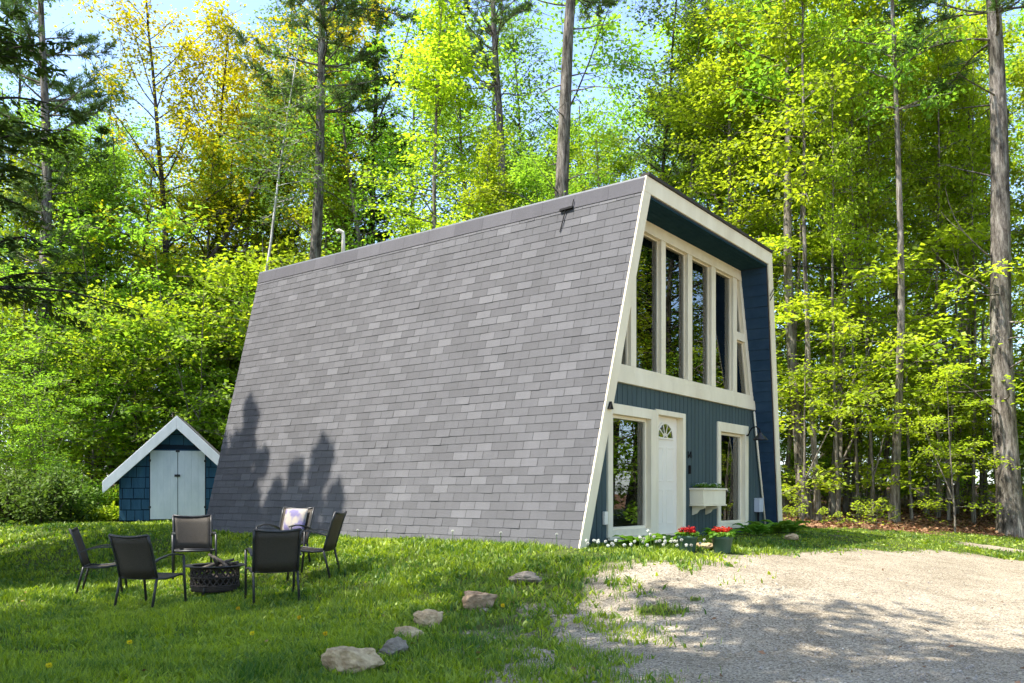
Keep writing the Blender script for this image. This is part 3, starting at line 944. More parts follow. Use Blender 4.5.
for nm_, sel in (('driveway', sel_d), ('forest_floor', sel_l), ('ground', ~(sel_d | sel_l))):
    f_ = gf[sel]
    used, inv = np.unique(f_.ravel(), return_inverse=True)
    me = np_mesh(nm_, gv[used], inv.reshape(-1, 4), M['ground'], smooth_=True, attrs={'gravel': G[used], 'litter': LT[used]})
    tag(mesh_obj(nm_, me), kind='structure')

# ------------------------------------------------------------------ grass, litter, gravel stones (nobody could count these)
def view_points(n, py0, py1, z=-0.45, m=80):
    px = rng.uniform(-m, 1024 + m, n); py = rng.uniform(py0, py1, n)
    y = (EYE - z) * F_PX / (py - HY)
    return (px - 512) / F_PX * y, y


x1, y1 = view_points(330000, 517, 705)
n2 = 120000
y2 = rng.uniform(5.5, 27, n2); x2 = rng.uniform(-0.68, 0.68, n2) * y2
x3 = rng.uniform(-6, 3, 40000); y3 = rng.uniform(9, 17, 40000)
x = np.concatenate([x1, x2, x3]); y = np.concatenate([y1, y2, y3])
clump = fnoise(x, y, 2.2)
p = (1 - gravel_at(x, y)) ** 1.5 * (1 - 0.93 * litter_at(x, y)) * np.clip(0.45 + 1.1 * (clump - 0.2), 0.15, 1)
thin = smooth((x + 1.4) / 1.6) * smooth((11.0 - y) / 1.5)
p = p * (1 - 0.55 * thin)
tuft = smooth((vnoise(x, y, 3.1) * 0.6 + vnoise(x, y, 8.3) * 0.4 - 0.50) / 0.12)          # sparse tufts in the thin edge of the drive
p = np.maximum(p, tuft * 0.55 * smooth((3.4 - x) / 1.6) * smooth((2.1 - drive_sd(x, y)) / 1.7) * (1 - 0.9 * litter_at(x, y)))
pots = np.minimum(np.hypot(x - 2.47, y - 11.95), np.hypot(x - 3.0, y - 12.12))
p = p * smooth((pots - 0.22) / 0.1)
keep = (rng.random(len(x)) < p) & ~footprint(x, y)
x, y, clump = x[keep], y[keep], clump[keep]
n = len(x)
hgt = (0.03 + 0.07 * clump) * rng.uniform(0.55, 1.5, n)
su, sv = house_uv(x, y)
nearwall = ((su < 0.1) & (su > -0.7) & (sv > -0.8) & (sv < L)) | ((sv < 0.1) & (sv > -0.7) & (su > 0.1) & (su < 7.5))
hgt = np.where(nearwall, hgt * np.where(sv < 0.1, 0.45, 1.2), hgt)
shorn = smooth((sv + 6) / 4) * smooth((su - 3) / 2)
hgt = hgt * (1 - 0.5 * shorn)
hgt = hgt * (0.55 + 0.45 * smooth((np.hypot(x + 4.06, y - 11.75) - 0.35) / 0.9))
wd = np.maximum(0.006, 0.00085 * y) * rng.uniform(0.7, 1.6, n)
weedy = smooth((fnoise(x + 9, y + 4, 1.9) - 0.47) / 0.14)
broad = rng.random(n) < 0.13 + 0.42 * weedy
wd = np.where(broad, wd * rng.uniform(2.0, 4.4, n), wd); hgt = np.where(broad, hgt * 0.75, hgt)
a = rng.uniform(0, 2 * np.pi, n); b = rng.uniform(0, 2 * np.pi, n)
base = np.stack([x, y, ground_z(x, y) - 0.004], 1)
side = np.stack([np.cos(a), np.sin(a), 0 * a], 1) * wd[:, None] * 0.5
ln = np.stack([np.cos(b), np.sin(b), 0 * b], 1) * (hgt * np.where(broad, rng.uniform(0.5, 1.3, n), rng.uniform(0.1, 0.85, n)))[:, None]
up = np.array([0, 0, 1.0])
mid = base + ln * 0.35 + up * (hgt * 0.62)[:, None]
tip = base + ln + up * hgt[:, None]
gverts = np.stack([base - side, base + side, mid + side * 0.75, mid - side * 0.75, tip], 1).reshape(-1, 3)
o5 = np.arange(n)[:, None] * 5
quads = o5 + np.array([0, 1, 2, 3]); tris = o5 + np.array([3, 2, 4])
tint = np.clip(rng.normal(0.40, 0.26, n) + 0.9 * (fnoise(x, y, 0.8) - 0.5) + 0.8 * (fnoise(x + 31, y + 7, 4.5) - 0.5) + 0.12 * broad, 0, 1)
tag(mesh_obj('grass', np_mesh('grass', gverts, [quads, tris], M['grass'], tint.repeat(5))), 'short green lawn grass round the fire pit and along the cabin', kind='stuff')

# dead leaves on the floor of the wood
n = 16000
yy = rng.uniform(16, 30, n); xx = rng.uniform(4.5, 21, n)
k = rng.random(n) < litter_at(xx, yy)
xx, yy = xx[k], yy[k]
ex, ey = view_points(150, 520, 690); kk = ~footprint(ex, ey)
xx = np.concatenate([xx, ex[kk]]); yy = np.concatenate([yy, ey[kk]]); n = len(xx)
c = np.stack([xx, yy, ground_z(xx, yy) + rng.uniform(0.005, 0.05, n)], 1)
an = rng.uniform(0, 6.28, n)
v_, f_ = leaves(c, np.stack([np.cos(an), np.sin(an), rng.normal(0, .25, n)], 1), np.array([0, 0, 1.0]) + rng.normal(0, .5, (n, 3)), rng.uniform(.07, .15, n) * np.where(litter_at(xx, yy) > .3, 1, .5), rng.uniform(.05, .1, n) * np.where(litter_at(xx, yy) > .3, 1, .5))
tag(mesh_obj('leaf_litter', np_mesh('leaf_litter', v_, f_, M['litter'], rng.random(n).repeat(4))), 'brown dead leaves on the floor of the wood and strewn over lawn and drive', kind='stuff')

# loose stones on the gravel
x, y = view_points(26000, 545, 700, -0.5)
k = (rng.random(len(x)) < gravel_at(x, y) * np.clip(fnoise(x, y, 1.1) * 1.6 - 0.25, 0.08, 1)) & ~footprint(x, y)
x, y = x[k], y[k]; n = len(x)
r_ = rng.uniform(0.004, 0.011, n) * np.where(rng.random(n) < 0.06, 2.0, 1.0)
octa = np.array([(1, 0, 0), (0, 1, 0), (-1, 0, 0), (0, -1, 0), (0, 0, .7), (0, 0, -.7)], float)
pv = octa[None] * r_[:, None, None] * rng.uniform(0.6, 1.4, (n, 6, 1)) + np.stack([x, y, ground_z(x, y) + r_ * 0.25], 1)[:, None, :]
of = np.array([(0, 1, 4), (1, 2, 4), (2, 3, 4), (3, 0, 4), (1, 0, 5), (2, 1, 5), (3, 2, 5), (0, 3, 5)])
pf = (np.arange(n)[:, None, None] * 6 + of[None]).reshape(-1, 3)
tag(mesh_obj('gravel_stones', np_mesh('gravel_stones', pv.reshape(-1, 3), pf, M['pebble'])), 'loose pale stones on the gravel driveway', kind='stuff')


# ------------------------------------------------------------------ the cabin
def clip_poly(poly, a, b, c):
    """keep a*x + b*z <= c"""
    out = []
    n = len(poly)
    for i in range(n):
        p, q = poly[i], poly[(i + 1) % n]
        dp = a * p[0] + b * p[1] - c; dq = a * q[0] + b * q[1] - c
        if dp <= 0: out.append(p)
        if dp * dq < 0:
            t = dp / (dp - dq)
            out.append((p[0] + (q[0] - p[0]) * t, p[1] + (q[1] - p[1]) * t))
    return out


def inset(poly, d):
    """inset a convex counter-clockwise polygon by d"""
    n = len(poly)
    lines = []
    for i in range(n):
        (x0, z0), (x1_, z1_) = poly[i], poly[(i + 1) % n]
        l = math.hypot(x1_ - x0, z1_ - z0)
        nx_, nz_ = -(z1_ - z0) / l, (x1_ - x0) / l
        lines.append((nx_, nz_, nx_ * x0 + nz_ * z0 + d))
    out = []
    for i in range(n):
        a1, b1, c1 = lines[i - 1]; a2, b2, c2 = lines[i]
        det = a1 * b2 - a2 * b1
        out.append(((c1 * b2 - c2 * b1) / det, (a1 * c2 - a2 * c1) / det))
    return out


SL = AL / H
SR = 1.50 / H                                             # the right side leans in a little more


def mir(x, z): return W - x - (SR - SL) * z


house = empty('cabin', tuple(P0), math.atan2(U[1], U[0]), 'modern two-storey cabin with steep grey shingled side leaning inward and teal front', 'cabin')
slope = math.hypot(AL, H)
nrm = np.array([-H / slope, 0, AL / slope])

# left shingled side: real courses, each lapping over the one below
mb = MB()
rows = int((slope - 0.30) / 0.1345)
rh = 0.1345


def wall_pt(y, s, off, side=1):
    x_, z_ = AL * s / slope, H * s / slope
    p_ = np.array([x_, y, z_]) + nrm * off
    return p_ if side > 0 else np.array([mir(p_[0], p_[2]), p_[1], p_[2]])


for side, y_front in ((1, None), (-1, None)):
    mb = MB()
    rt = np.random.default_rng(77 + side)
    for i in range(rows + 1):
        s0, s1 = i * rh, min((i + 1) * rh + 0.012, slope - 0.235)
        ya0, ya1 = -BF * (s0 / slope), -BF * (s1 / slope)
        edges = [ya0] + [k_ * 0.305 + (0.0 if i % 2 else 0.1525) for k_ in range(-2, 31) if ya0 + .03 < k_ * 0.305 + (0.0 if i % 2 else 0.1525) < L - .03] + [L]
        for ka, kb in zip(edges[:-1], edges[1:]):
            a0 = ka if ka == ya0 else ka + .0013
            a1 = ya1 if ka == ya0 else ka + .0013
            b0 = kb if kb == L else kb - .0013
            o0 = 0.0065 + rt.uniform(0, .0035); o0b = o0 + rt.normal(0, .0008)
            sa, sb_ = s0 + rt.normal(0, .0016), s0 + rt.normal(0, .0016)
            if rt.random() < .03: o0 += .006; sa -= .004
            A_, B_ = wall_pt(a0, sa, o0, side), wall_pt(b0, sb_, o0b, side)
            C_, D_ = wall_pt(b0, s1, .002, side), wall_pt(a1, s1, .002, side)
            E_, F_ = wall_pt(a0, sa, -.001, side), wall_pt(b0, sb_, -.001, side)
            uvs = [(a0, s0 + .006), (b0, s0 + .006), (b0, s0 + rh - .006), (a1, s0 + rh - .006)]
            lip = [(a0, s0 + .001)] * 4
            if side > 0:
                mb.poly([B_, A_, D_, C_], [uvs[1], uvs[0], uvs[3], uvs[2]]); mb.poly([F_, E_, A_, B_], lip)
            else:
                mb.poly([A_, B_, C_, D_], uvs); mb.poly([E_, F_, B_, A_], lip)
    sw = mb.build('shingled_wall', M['shingle'], house)
    if side > 0: sw['label'] = 'grey asphalt shingled long side'
    # cap row along the top
    mb = MB()
    s0, s1 = slope - 0.26, slope - 0.03
    y0_, y1_ = -BF * s0 / slope, L
    q = [wall_pt(y0_, s0, .013, side), wall_pt(y1_, s0, .013, side), wall_pt(y1_, s1, .014, side), wall_pt(-BF, s1, .014, side)]
    lo = [wall_pt(y0_, s0, .0, side), wall_pt(y1_, s0, .0, side)]
    uvq = [(y0_, .02), (y1_, .02), (y1_, .25), (-BF, .25)]
    if side > 0:
        mb.poly([q[1], q[0], q[3], q[2]], [uvq[1], uvq[0], uvq[3], uvq[2]]); mb.poly([lo[1], lo[0], q[0], q[1]], [(0, .1)] * 4)
    else:
        mb.poly(q, uvq); mb.poly([lo[0], lo[1], q[1], q[0]], [(0, .1)] * 4)
    mb.build('cap_course', M['cap'], house)
    # body of the wall behind the shingles
    ft = lambda z: -BF * z / H
    x0a, x0b = (0.004, AL + 0.004)
    pts = [(x0a, 0.012, 0), (x0a + TT - .01, 0.012, 0), (x0a + TT - .01, L - .004, 0), (x0a, L - .004, 0),
           (x0b, ft(H) + .012, H - .05), (x0b + TT - .01, ft(H) + .012, H - .05), (x0b + TT - .01, L - .004, H - .05), (x0b, L - .004, H - .05)]
    if side < 0:
        pts = [(mir(p_[0], p_[2]), p_[1], p_[2]) for p_ in pts]
        pts = [pts[1], pts[0], pts[3], pts[2], pts[5], pts[4], pts[7], pts[6]]
    MB().hexa(pts).build('wall_core', M['darkedge'], house)

# blue lap boards on the inner face of the overhanging right side, dark boards under the roof
for side in (-1, 1):
    mb = MB()
    z = 0.0
    while z < H - 0.29:
        z1_ = min(z + 0.205, H - 0.29)
        xi = lambda zz, off: (W - TT - SR * zz - off) if side < 0 else (TT + SL * zz + off)
        yf = lambda zz: -BF * zz / H + 0.02
        p_ = [(xi(z, .022), yf(z), z), (xi(z, .022), D0 + 0.02, z), (xi(z1_, .006), D0 + 0.02, z1_), (xi(z1_, .006), yf(z1_), z1_)]
        b_ = [(xi(z, 0), yf(z), z), (xi(z, 0), D0 + 0.02, z)]
        if side < 0: mb.poly(p_); mb.poly([b_[0], b_[1], p_[1], p_[0]][::-1])
        else: mb.poly(p_[::-1]); mb.poly([b_[0], b_[1], p_[1], p_[0]])
        z = z1_
    mb.build('lap_siding', M['navy'], house)
mb = MB()
yy_ = -BF + 0.02
while yy_ < D0 + 0.02:
    y2_ = min(yy_ + 0.095, D0 + 0.06)
    mb.box(AL + TT - 0.13, W - 1.5 - TT + 0.13, yy_, y2_ - 0.006, H - 0.285, H - 0.26)
    yy_ += 0.095
mb.build('soffit', M['soffit'], house)

# roof slab, metal band on the long side, dark edge in front
MB().box(AL + 0.06, W - 1.5 - 0.06, -BF + 0.015, L - 0.01, H - 0.255, H - 0.004).build('roof', M['rooftar'], house)
mb = MB()
for s_ in (1, -1):
    q = [(AL - 0.035, H - 0.11), (AL + 0.30, H - 0.11), (AL + 0.30, H + 0.005), (AL - 0.008, H + 0.005)]
    q = q if s_ > 0 else [(mir(a_, b_), b_) for a_, b_ in q]
    mb.prism(q, -BF - 0.005, L + 0.02)
mb.build('roof_edge', M['greymetal'], house, bevel=0.006)
MB().box(AL + 0.01, W - 1.51, -BF - 0.05, -BF + 0.1, H + 0.008, H + 0.05).build('drip_edge', M['darkedge'], house)

# cream frame round the front
yl = lambda z: -BF * z / H
HZ = H - 0.235
for side in (1, -1):
    def P_(x_, y_, z_): return (x_, y_, z_) if side > 0 else (mir(x_, z_), y_, z_)
    pts = [P_(-.012, yl(0) - .02, -.02), P_(.208, yl(0) - .02, -.02), P_(.208, yl(0) + .01, -.02), P_(-.012, yl(0) + .01, -.02),
           P_(SL * HZ - .012, yl(HZ) - .02, HZ), P_(SL * HZ + .208, yl(HZ) - .02, HZ), P_(SL * HZ + .208, yl(HZ) + .01, HZ), P_(SL * HZ - .012, yl(HZ) + .01, HZ)]
    if side < 0: pts = [pts[1], pts[0], pts[3], pts[2], pts[5], pts[4], pts[7], pts[6]]
    MB().hexa(pts).build('rake_trim', M['white'], house, bevel=0.005)
x0_, x1_ = SL * HZ - .012, W - SR * HZ + .012
MB().hexa([(x0_, yl(HZ) - .02, HZ + .002), (x1_, yl(HZ) - .02, HZ + .002), (x1_, yl(HZ) + .012, HZ + .002), (x0_, yl(HZ) + .012, HZ + .002),
           (AL - .012, yl(H) - .02, H + .004), (W - 1.5 + .012, yl(H) - .02, H + .004), (W - 1.5 + .012, yl(H) + .012, H + .004), (AL - .012, yl(H) + .012, H + .004)]).build('fascia', M['white'], house, bevel=0.005)
# drain pipe along the outer right edge
mb = MB()
mb.tube([(W + .03 - SR * z_, yl(z_) + .03, z_) for z_ in (0.1, 2, 4, 5.4)], 0.028, 8)
mb.build('drain_pipe', M['greymetal'], house, True)
mb = MB()
for z_ in (4.72, 4.80):
    mb.tube([(W - SR * z_ - .22, yl(z_) - .03, z_ - .12), (W - SR * z_ - .1, yl(z_) - .05, z_ + .02), (W - SR * z_ + .05, yl(z_) - .02, z_ + .07)], 0.008, 5)
mb.build('cable_clamp', M['black'], house)

# foundation, rear wall, floors, room walls
MB().box(0.25, W - 0.25, 0.45, L - 0.15, -0.75, -0.004).build('foundation', M['concrete'], house)
rear = MB().prism([(TT, 0), (W - TT, 0), (W - TT - SR * (H - .32), H - .32), (TT + SL * (H - .32), H - .32)], L - 0.25, L - 0.1)
rear.build('rear_wall', M['navy'], house)
MB().box(0.5, W - 0.5, D0 + 0.165, L - 0.27, 0.0, 0.06).build('floor', M['room_floor'], house)
MB().box(0.85, W - 0.85, D0 + 0.16, L - 0.27, 2.50, 2.66).build('loft_floor', M['room_floor'], house)
MB().prism([(0.9, 2.67), (W - 0.9, 2.67), (W - 1.6, H - .33), (1.6, H - .33)], 4.2, 4.3).build('partition', M['room'], house)
MB().prism([(0.4, 0.07), (W - 0.4, 0.07), (W - .9, 2.49), (.9, 2.49)], 4.6, 4.7).build('partition', M['room'], house)

# teal boards: lower storey, with the openings left free
OPEN = [(1.24, 2.74, 0.12, 2.14), (2.80, 3.89, -0.1, 2.17), (5.32, 6.79, 0.15, 2.13)]


def facade(z0, z1, y0, y1, board, gap):
    mb = MB()
    cuts = sorted(set([0.0, W] + [c for o in OPEN for c in o[:2]]))
    edges = [k_ * board for k_ in range(int(W / board) + 2)]
    allx = sorted(set(edges + cuts))
    for a_, b_ in zip(allx[:-1], allx[1:]):
        if b_ - a_ < 0.002: continue
        mid_ = (a_ + b_) / 2
        la = gap / 2 if any(abs(a_ - e) < 1e-6 for e in edges) else 0
        ra = gap / 2 if any(abs(b_ - e) < 1e-6 for e in edges) else 0
        iv = [(z0, z1)]
        for (o0, o1, p0_, p1_) in OPEN:
            if o0 - 1e-6 < mid_ < o1 + 1e-6:
                nv = []
                for (u0, u1) in iv:
                    if p0_ > u0: nv.append((u0, min(p0_, u1)))
                    if p1_ < u1: nv.append((max(p1_, u0), u1))
                iv = nv
        for (u0, u1) in iv:
            if u1 - u0 < 0.003: continue
            poly = [(a_ + la, u0), (b_ - ra, u0), (b_ - ra, u1), (a_ + la, u1)]
            poly = clip_poly(poly, -1, SL, -TT - .008)          # inside the leaning left side
            if len(poly) > 2: poly = clip_poly(poly, 1, SR, W - TT - .03)
            if len(poly) > 2: mb.prism(poly, y0, y1)
    return mb


facade(0.0, 2.5, D0, D0 + 0.024, 0.155, 0.014).build('siding', M['teal'], house)
facade(-0.02, 2.5, D0 + 0.026, D0 + 0.15, 50.0, 0.0).build('sheathing', M['teal'], house)


def ring(mb, outer, inner, y0, y1):
    n = len(outer)
    for i in range(n):
        j = (i + 1) % n
        mb.prism([outer[i], outer[j], inner[j], inner[i]], y0, y1)
    return mb


def rect(x0, x1, z0, z1): return [(x0, z0), (x1, z0), (x1, z1), (x0, z1)]


def lower_window(o, g, label):
    mb = MB()
    ring(mb, rect(*o), rect(g[0], g[1], g[2], g[3]), D0 - 0.035, D0 + 0.16)
    w_ = mb.build('window', M['white'], house, bevel=0.004)
    w_['label'] = label
    ring(MB(), rect(g[0] + .001, g[1] - .001, g[2] + .001, g[3] - .001), rect(g[0] + .055, g[1] - .055, g[2] + .05, g[3] - .05), D0 + 0.055, D0 + 0.13).build('sash', M['white'], w_, bevel=0.003)
    MB().box(g[0] + .05, g[1] - .05, D0 + .095, D0 + .103, g[2] + .045, g[3] - .045).build('pane', M['glass'], w_)
    MB().box(o[0] - 0.02, o[1] + 0.02, D0 - 0.07, D0 - 0.037, o[2] - 0.03, o[2] + 0.02).build('sill', M['white'], w_)
    return w_


lower_window((1.22, 2.775, 0.09, 2.16), (1.36, 2.60, 0.20, 2.00), 'tall ground-floor window beside the door')
lower_window((5.30, 6.80, 0.13, 2.15), (5.43, 6.63, 0.20, 1.97), 'tall ground-floor window behind the flower box')

# door
mb = MB()
ring(mb, rect(2.785, 3.905, 0.0, 2.185), rect(2.87, 3.80, 0.07, 2.10), D0 - 0.03, D0 + 0.16)
df_ = mb.build('door_frame', M['white'], house, bevel=0.004)
mb = MB()
mb.box(2.872, 3.798, D0 + .095, D0 + .14, 0.075, 2.098)
for (a_, b_, c_, d_) in ((2.99, 3.28, .25, .85), (3.39, 3.68, .25, .85), (2.99, 3.28, .98, 1.58), (3.39, 3.68, .98, 1.58)):
    ring(mb, rect(a_, b_, c_, d_), rect(a_ + .03, b_ - .03, c_ + .03, d_ - .03), D0 + .089, D0 + .097)
dr_ = mb.build('door', M['door_white'], house, bevel=0.003)
dr_['label'] = 'white front door with a half-round fanlight'
cx_, cz_, ra_, rb_ = 3.335, 1.74, 0.27, 0.235
arc = [(cx_ + ra_ * math.cos(t), cz_ + rb_ * math.sin(t)) for t in np.linspace(0, math.pi, 17)]
MB().prism(arc, D0 + .086, D0 + .0945).build('fanlight', M['glass'], dr_)
MB().prism(arc, D0 + .0946, D0 + .0949).build('fanlight_backing', M['black'], dr_)
mb = MB()
arco = [(cx_ + (ra_ + .03) * math.cos(t), cz_ + (rb_ + .03) * math.sin(t)) for t in np.linspace(0, math.pi, 17)]
for i in range(16):
    mb.prism([arc[i], arco[i], arco[i + 1], arc[i + 1]], D0 + .078, D0 + .096)
mb.box(cx_ - ra_ - .03, cx_ + ra_ + .03, D0 + .078, D0 + .096, cz_ - .03, cz_)
for t in (R(36), R(72), R(108), R(144)):
    dx, dz = math.cos(t), math.sin(t)
    i0, i1 = .09, 1.0
    p_ = [(cx_ + ra_ * i0 * dx * 1.1 - dz * .009, cz_ + rb_ * i0 * dz * 1.1 + dx * .009), (cx_ + ra_ * i0 * dx * 1.1 + dz * .009, cz_ + rb_ * i0 * dz * 1.1 - dx * .009),
          (cx_ + ra_ * dx + dz * .009, cz_ + rb_ * dz - dx * .009), (cx_ + ra_ * dx - dz * .009, cz_ + rb_ * dz + dx * .009)]
    mb.prism(p_, D0 + .080, D0 + .0855)
small = [(cx_ + .085 * math.cos(t), cz_ + .075 * math.sin(t)) for t in np.linspace(0, math.pi, 9)]
smi = [(cx_ + .065 * math.cos(t), cz_ + .055 * math.sin(t)) for t in np.linspace(0, math.pi, 9)]
for i in range(8): mb.prism([smi[i], small[i], small[i + 1], smi[i + 1]], D0 + .079, D0 + .0852)
mb.build('fanlight_bars', M['door_white'], dr_)
mb = MB(); mb.tube([(2.95, D0 + .094, 1.02), (2.95, D0 + .05, 1.02)], 0.012, 8); mb.lathe([(0.0, -.02), (.026, -.012), (.03, 0), (.026, .012), (0, .02)], 12, (2.95, D0 + .045, 1.02), False)
mb.build('door_knob', M['greymetal'], dr_, True)
MB().box(2.80, 3.89, D0 - .16, D0 - .032, -.04, .055).build('threshold', M['darkedge'], house)

# band and upper storey glazing
B0, B1, ZT = 2.50, 2.69, 5.04
xlw = lambda z: TT + SL * z
xrw = lambda z: W - TT - SR * z
def trap(z0, z1, pad=.006): return [(xlw(z0) + pad, z0), (xrw(z0) - pad, z0), (xrw(z1) - pad, z1), (xlw(z1) + pad, z1)]
MB().prism(trap(B0 + .001, B1), D0 - .055, D0 + .15).build('trim_band', M['white'], house, bevel=0.004)
MB().prism(trap(B1 + .002, 2.79), D0 - .035, D0 + .15).build('window_sill', M['white'], house, bevel=0.004)
MB().prism(trap(ZT, H - .288), D0 - .035, D0 + .15).build('head_trim', M['white'], house, bevel=0.004)
xs = lambda z: 1.62 + SL * (z - 2.79)
xe = lambda z: 6.90 - SL * (z - 2.79) + 0.0
ya_, yb_ = D0 - .03, D0 + .15
MB().prism([(xlw(2.792) + .006, 2.792), (xs(2.792), 2.792), (xs(ZT - .002), ZT - .002), (xlw(ZT - .002) + .006, ZT - .002)], ya_, yb_).build('slanted_trim', M['white'], house, bevel=0.004)
MB().prism([(xe(2.792), 2.792), (xrw(2.792) - .006, 2.792), (xrw(ZT - .002) - .006, ZT - .002), (xe(ZT - .002), ZT - .002)], ya_, yb_).build('slanted_trim', M['white'], house, bevel=0.004)
mull = [(1.93, 2.10), (2.97, 3.13), (3.99, 4.17), (5.00, 5.19), (6.03, 6.21)]
for a_, b_ in mull:
    poly = clip_poly(rect(a_, b_, 2.793, ZT - .003), -1, SL, -(1.62 - SL * 2.79) - .002)
    MB().prism(poly, ya_, yb_).build('mullion', M['white'], house, bevel=0.004)
MB().prism([(6.212, 3.84), (xe(3.84) - .002, 3.84), (xe(4.0) - .002, 4.0), (6.212, 4.0)], ya_ + .004, yb_).build('mullion', M['white'], house, bevel=0.004)
openings = []
tri = clip_poly(rect(1.0, 1.93, 2.79, ZT), -1, SL, -(1.62 - SL * 2.79))
openings.append(tri)
prev = 2.10
for a_, b_ in mull[1:]:
    openings.append(clip_poly(rect(prev, a_, 2.79, ZT), -1, SL, -(1.62 - SL * 2.79)))
    prev = b_
openings.append([(6.21, 2.79), (xe(2.79), 2.79), (xe(3.84), 3.84), (6.21, 3.84)])
openings.append([(6.21, 4.0), (xe(4.0), 4.0), (xe(ZT), ZT), (6.21, ZT)])
for k_, op in enumerate(openings):
    op = [p_ for i, p_ in enumerate(op) if math.hypot(p_[0] - op[i - 1][0], p_[1] - op[i - 1][1]) > 1e-4]
    o_ = inset(op, .003); i_ = inset(op, .022); gsz = inset(op, .018)
    w_ = ring(MB(), o_, i_, D0 + .035, D0 + .10).build('window', M['white'], house)
    w_['label'] = ('narrow three-cornered upper window pane', 'tall upper window', 'tall upper window', 'tall upper window', 'tall upper window', 'lower slanted corner window', 'upper slanted corner window')[k_]
    MB().prism(gsz, D0 + .06, D0 + .068).build('pane', M['glass'], w_)


# curtains inside
def curtain(x0, x1, z0, z1, y, folds, parent, gather=0.0):
    mb = MB(); n_ = folds * 8
    for i in range(n_):
        def pt(k_, z_):
            t = k_ / n_
            top = x0 + (x1 - x0) * t
            q_ = (z1 - z_) / (z1 - z0)
            pinch = gather * q_
            return (top + pinch * (1 - t), y + 0.04 * math.sin(t * folds * 2 * math.pi), z_)
        for j in range(6):
            za, zb = z0 + (z1 - z0) * j / 6, z0 + (z1 - z0) * (j + 1) / 6
            mb.poly([pt(i, za), pt(i + 1, za), pt(i + 1, zb), pt(i, zb)])
    o_ = mb.build('curtain', M['curtain'], parent, True, weld=True)
    s_ = o_.modifiers.new('thick', 'SOLIDIFY'); s_.thickness = 0.004
    return o_


curtain(2.22, 2.72, 0.12, 2.1, D0 + .20, 4, house, 0.25)
curtain(1.32, 1.72, 0.12, 2.1, D0 + .20, 3, house)
curtain(6.35, 6.75, 0.2, 2.1, D0 + .20, 4, house)
curtain(5.75, 6.15, 2.75, 5.0, D0 + .21, 3, house, 0.3)
curtain(6.2, 6.7, 2.75, 3.9, D0 + .21, 3, house, 0.1)

# fittings on the front
mb = MB()
mb.box(4.04, 4.056, D0 - .014, D0 - .002, 1.41, 1.53)                                   # 1
mb.prism([(4.038, 1.515), (4.056, 1.53), (4.04, 1.53), (4.02, 1.508)], D0 - .0135, D0 - .0025)
mb.box(4.155, 4.172, D0 - .014, D0 - .002, 1.41, 1.53)                                  # 4
mb.box(4.085, 4.19, D0 - .0145, D0 - .0025, 1.440, 1.457)
mb.prism([(4.085, 1.457), (4.103, 1.457), (4.160, 1.53), (4.140, 1.53)], D0 - .0135, D0 - .003)
mb.build('house_number', M['black'], house)
MB().box(4.06, 4.125, D0 - .03, D0 - .002, 1.13, 1.28).build('door_bell', M['black'], house, bevel=0.004)
MB().box(1.09, 1.19, D0 - .05, D0 - .002, 0.30, 0.50).build('outlet_box', M['door_white'], house, bevel=0.008)
mb = MB(); mb.box(7.18, 7.40, D0 - .12, D0 - .002, 0.40, 0.67); mb.box(7.17, 7.41, D0 - .13, D0 - .002, 0.672, 0.69)
mb.build('meter_box', M['meter'], house, bevel=0.006)
mb = MB(); mb.tube([(7.29, D0 - .05, 0.40), (7.29, D0 - .05, -.02)], .022, 8); mb.build('conduit', M['black'], house, True)
mb = MB(); mb.tube([(xrw(z_) - .10, D0 - .05, z_) for z_ in (2.47, 1.4, 0.02)], 0.022, 8); mb.build('conduit', M['white'], house, True)
mb = MB()
arcp = [(6.72, D0 - .002, 1.96), (6.72, D0 - .06, 1.97), (6.72, D0 - .09, 2.04), (6.72, D0 - .14, 2.11), (6.72, D0 - .22, 2.13), (6.72, D0 - .29, 2.08), (6.72, D0 - .31, 2.0)]
mb.tube(arcp, 0.014, 8)
mb.lathe([(.055, -.012), (.055, .012)], 14, (6.72, D0 - .012, 1.96))
wl = mb.build('wall_lamp', M['black'], house, True)
mb = MB(); mb.lathe([(.155, 0), (.10, .06), (.05, .11), (.03, .15), (.026, .15), (.045, .11), (.095, .055), (.15, 0)], 20, (6.72, D0 - .31, 1.86), False)
mb.build('lamp_shade', M['dark_metal'], wl, True)
mb = MB(); mb.prism([(.0, 2.0), (.10, 2.0), (.05, 2.11)], -.07 - .11, -.13); mb.build('motion_sensor', M['black'], house).location = (0.55, 0, -0.02)
# vent pipe and bracket on the roof
mb = MB(); mb.tube([(2.2, 7.25, H), (2.2, 7.25, 6.20), (2.19, 7.255, 6.27), (2.13, 7.30, 6.30), (2.09, 7.33, 6.27)], 0.038, 12)
vp = mb.build('vent_pipe', M['door_white'], house, True)
mb = MB(); mb.lathe([(.16, 0), (.07, .05), (.06, .12)], 12, (2.2, 7.25, H + .03)); mb.build('pipe_collar', M['greymetal'], vp, True)
mb = MB()
def wp(y_, z_, off): return tuple(np.array([SL * z_, y_, z_]) + nrm * off)
mb.hexa([wp(1.17, 5.245, .02), wp(.93, 5.255, .02), wp(.93, 5.255, .05), wp(1.17, 5.245, .05), wp(1.17, 5.28, .02), wp(.93, 5.29, .02), wp(.93, 5.29, .05), wp(1.17, 5.28, .05)])
mb.tube([wp(1.06, 5.25, .035), wp(1.12, 4.90, .02)], .009, 6)
mb.tube([wp(.94, 5.27, .035), wp(.93, 5.40, .04)], .008, 6)
mb.build('roof_bracket', M['black'], house)


def hp(s, v_, z):
    q = P0 + U * s + V * v_
    return (q[0], q[1], z)


HR = math.atan2(U[1], U[0])
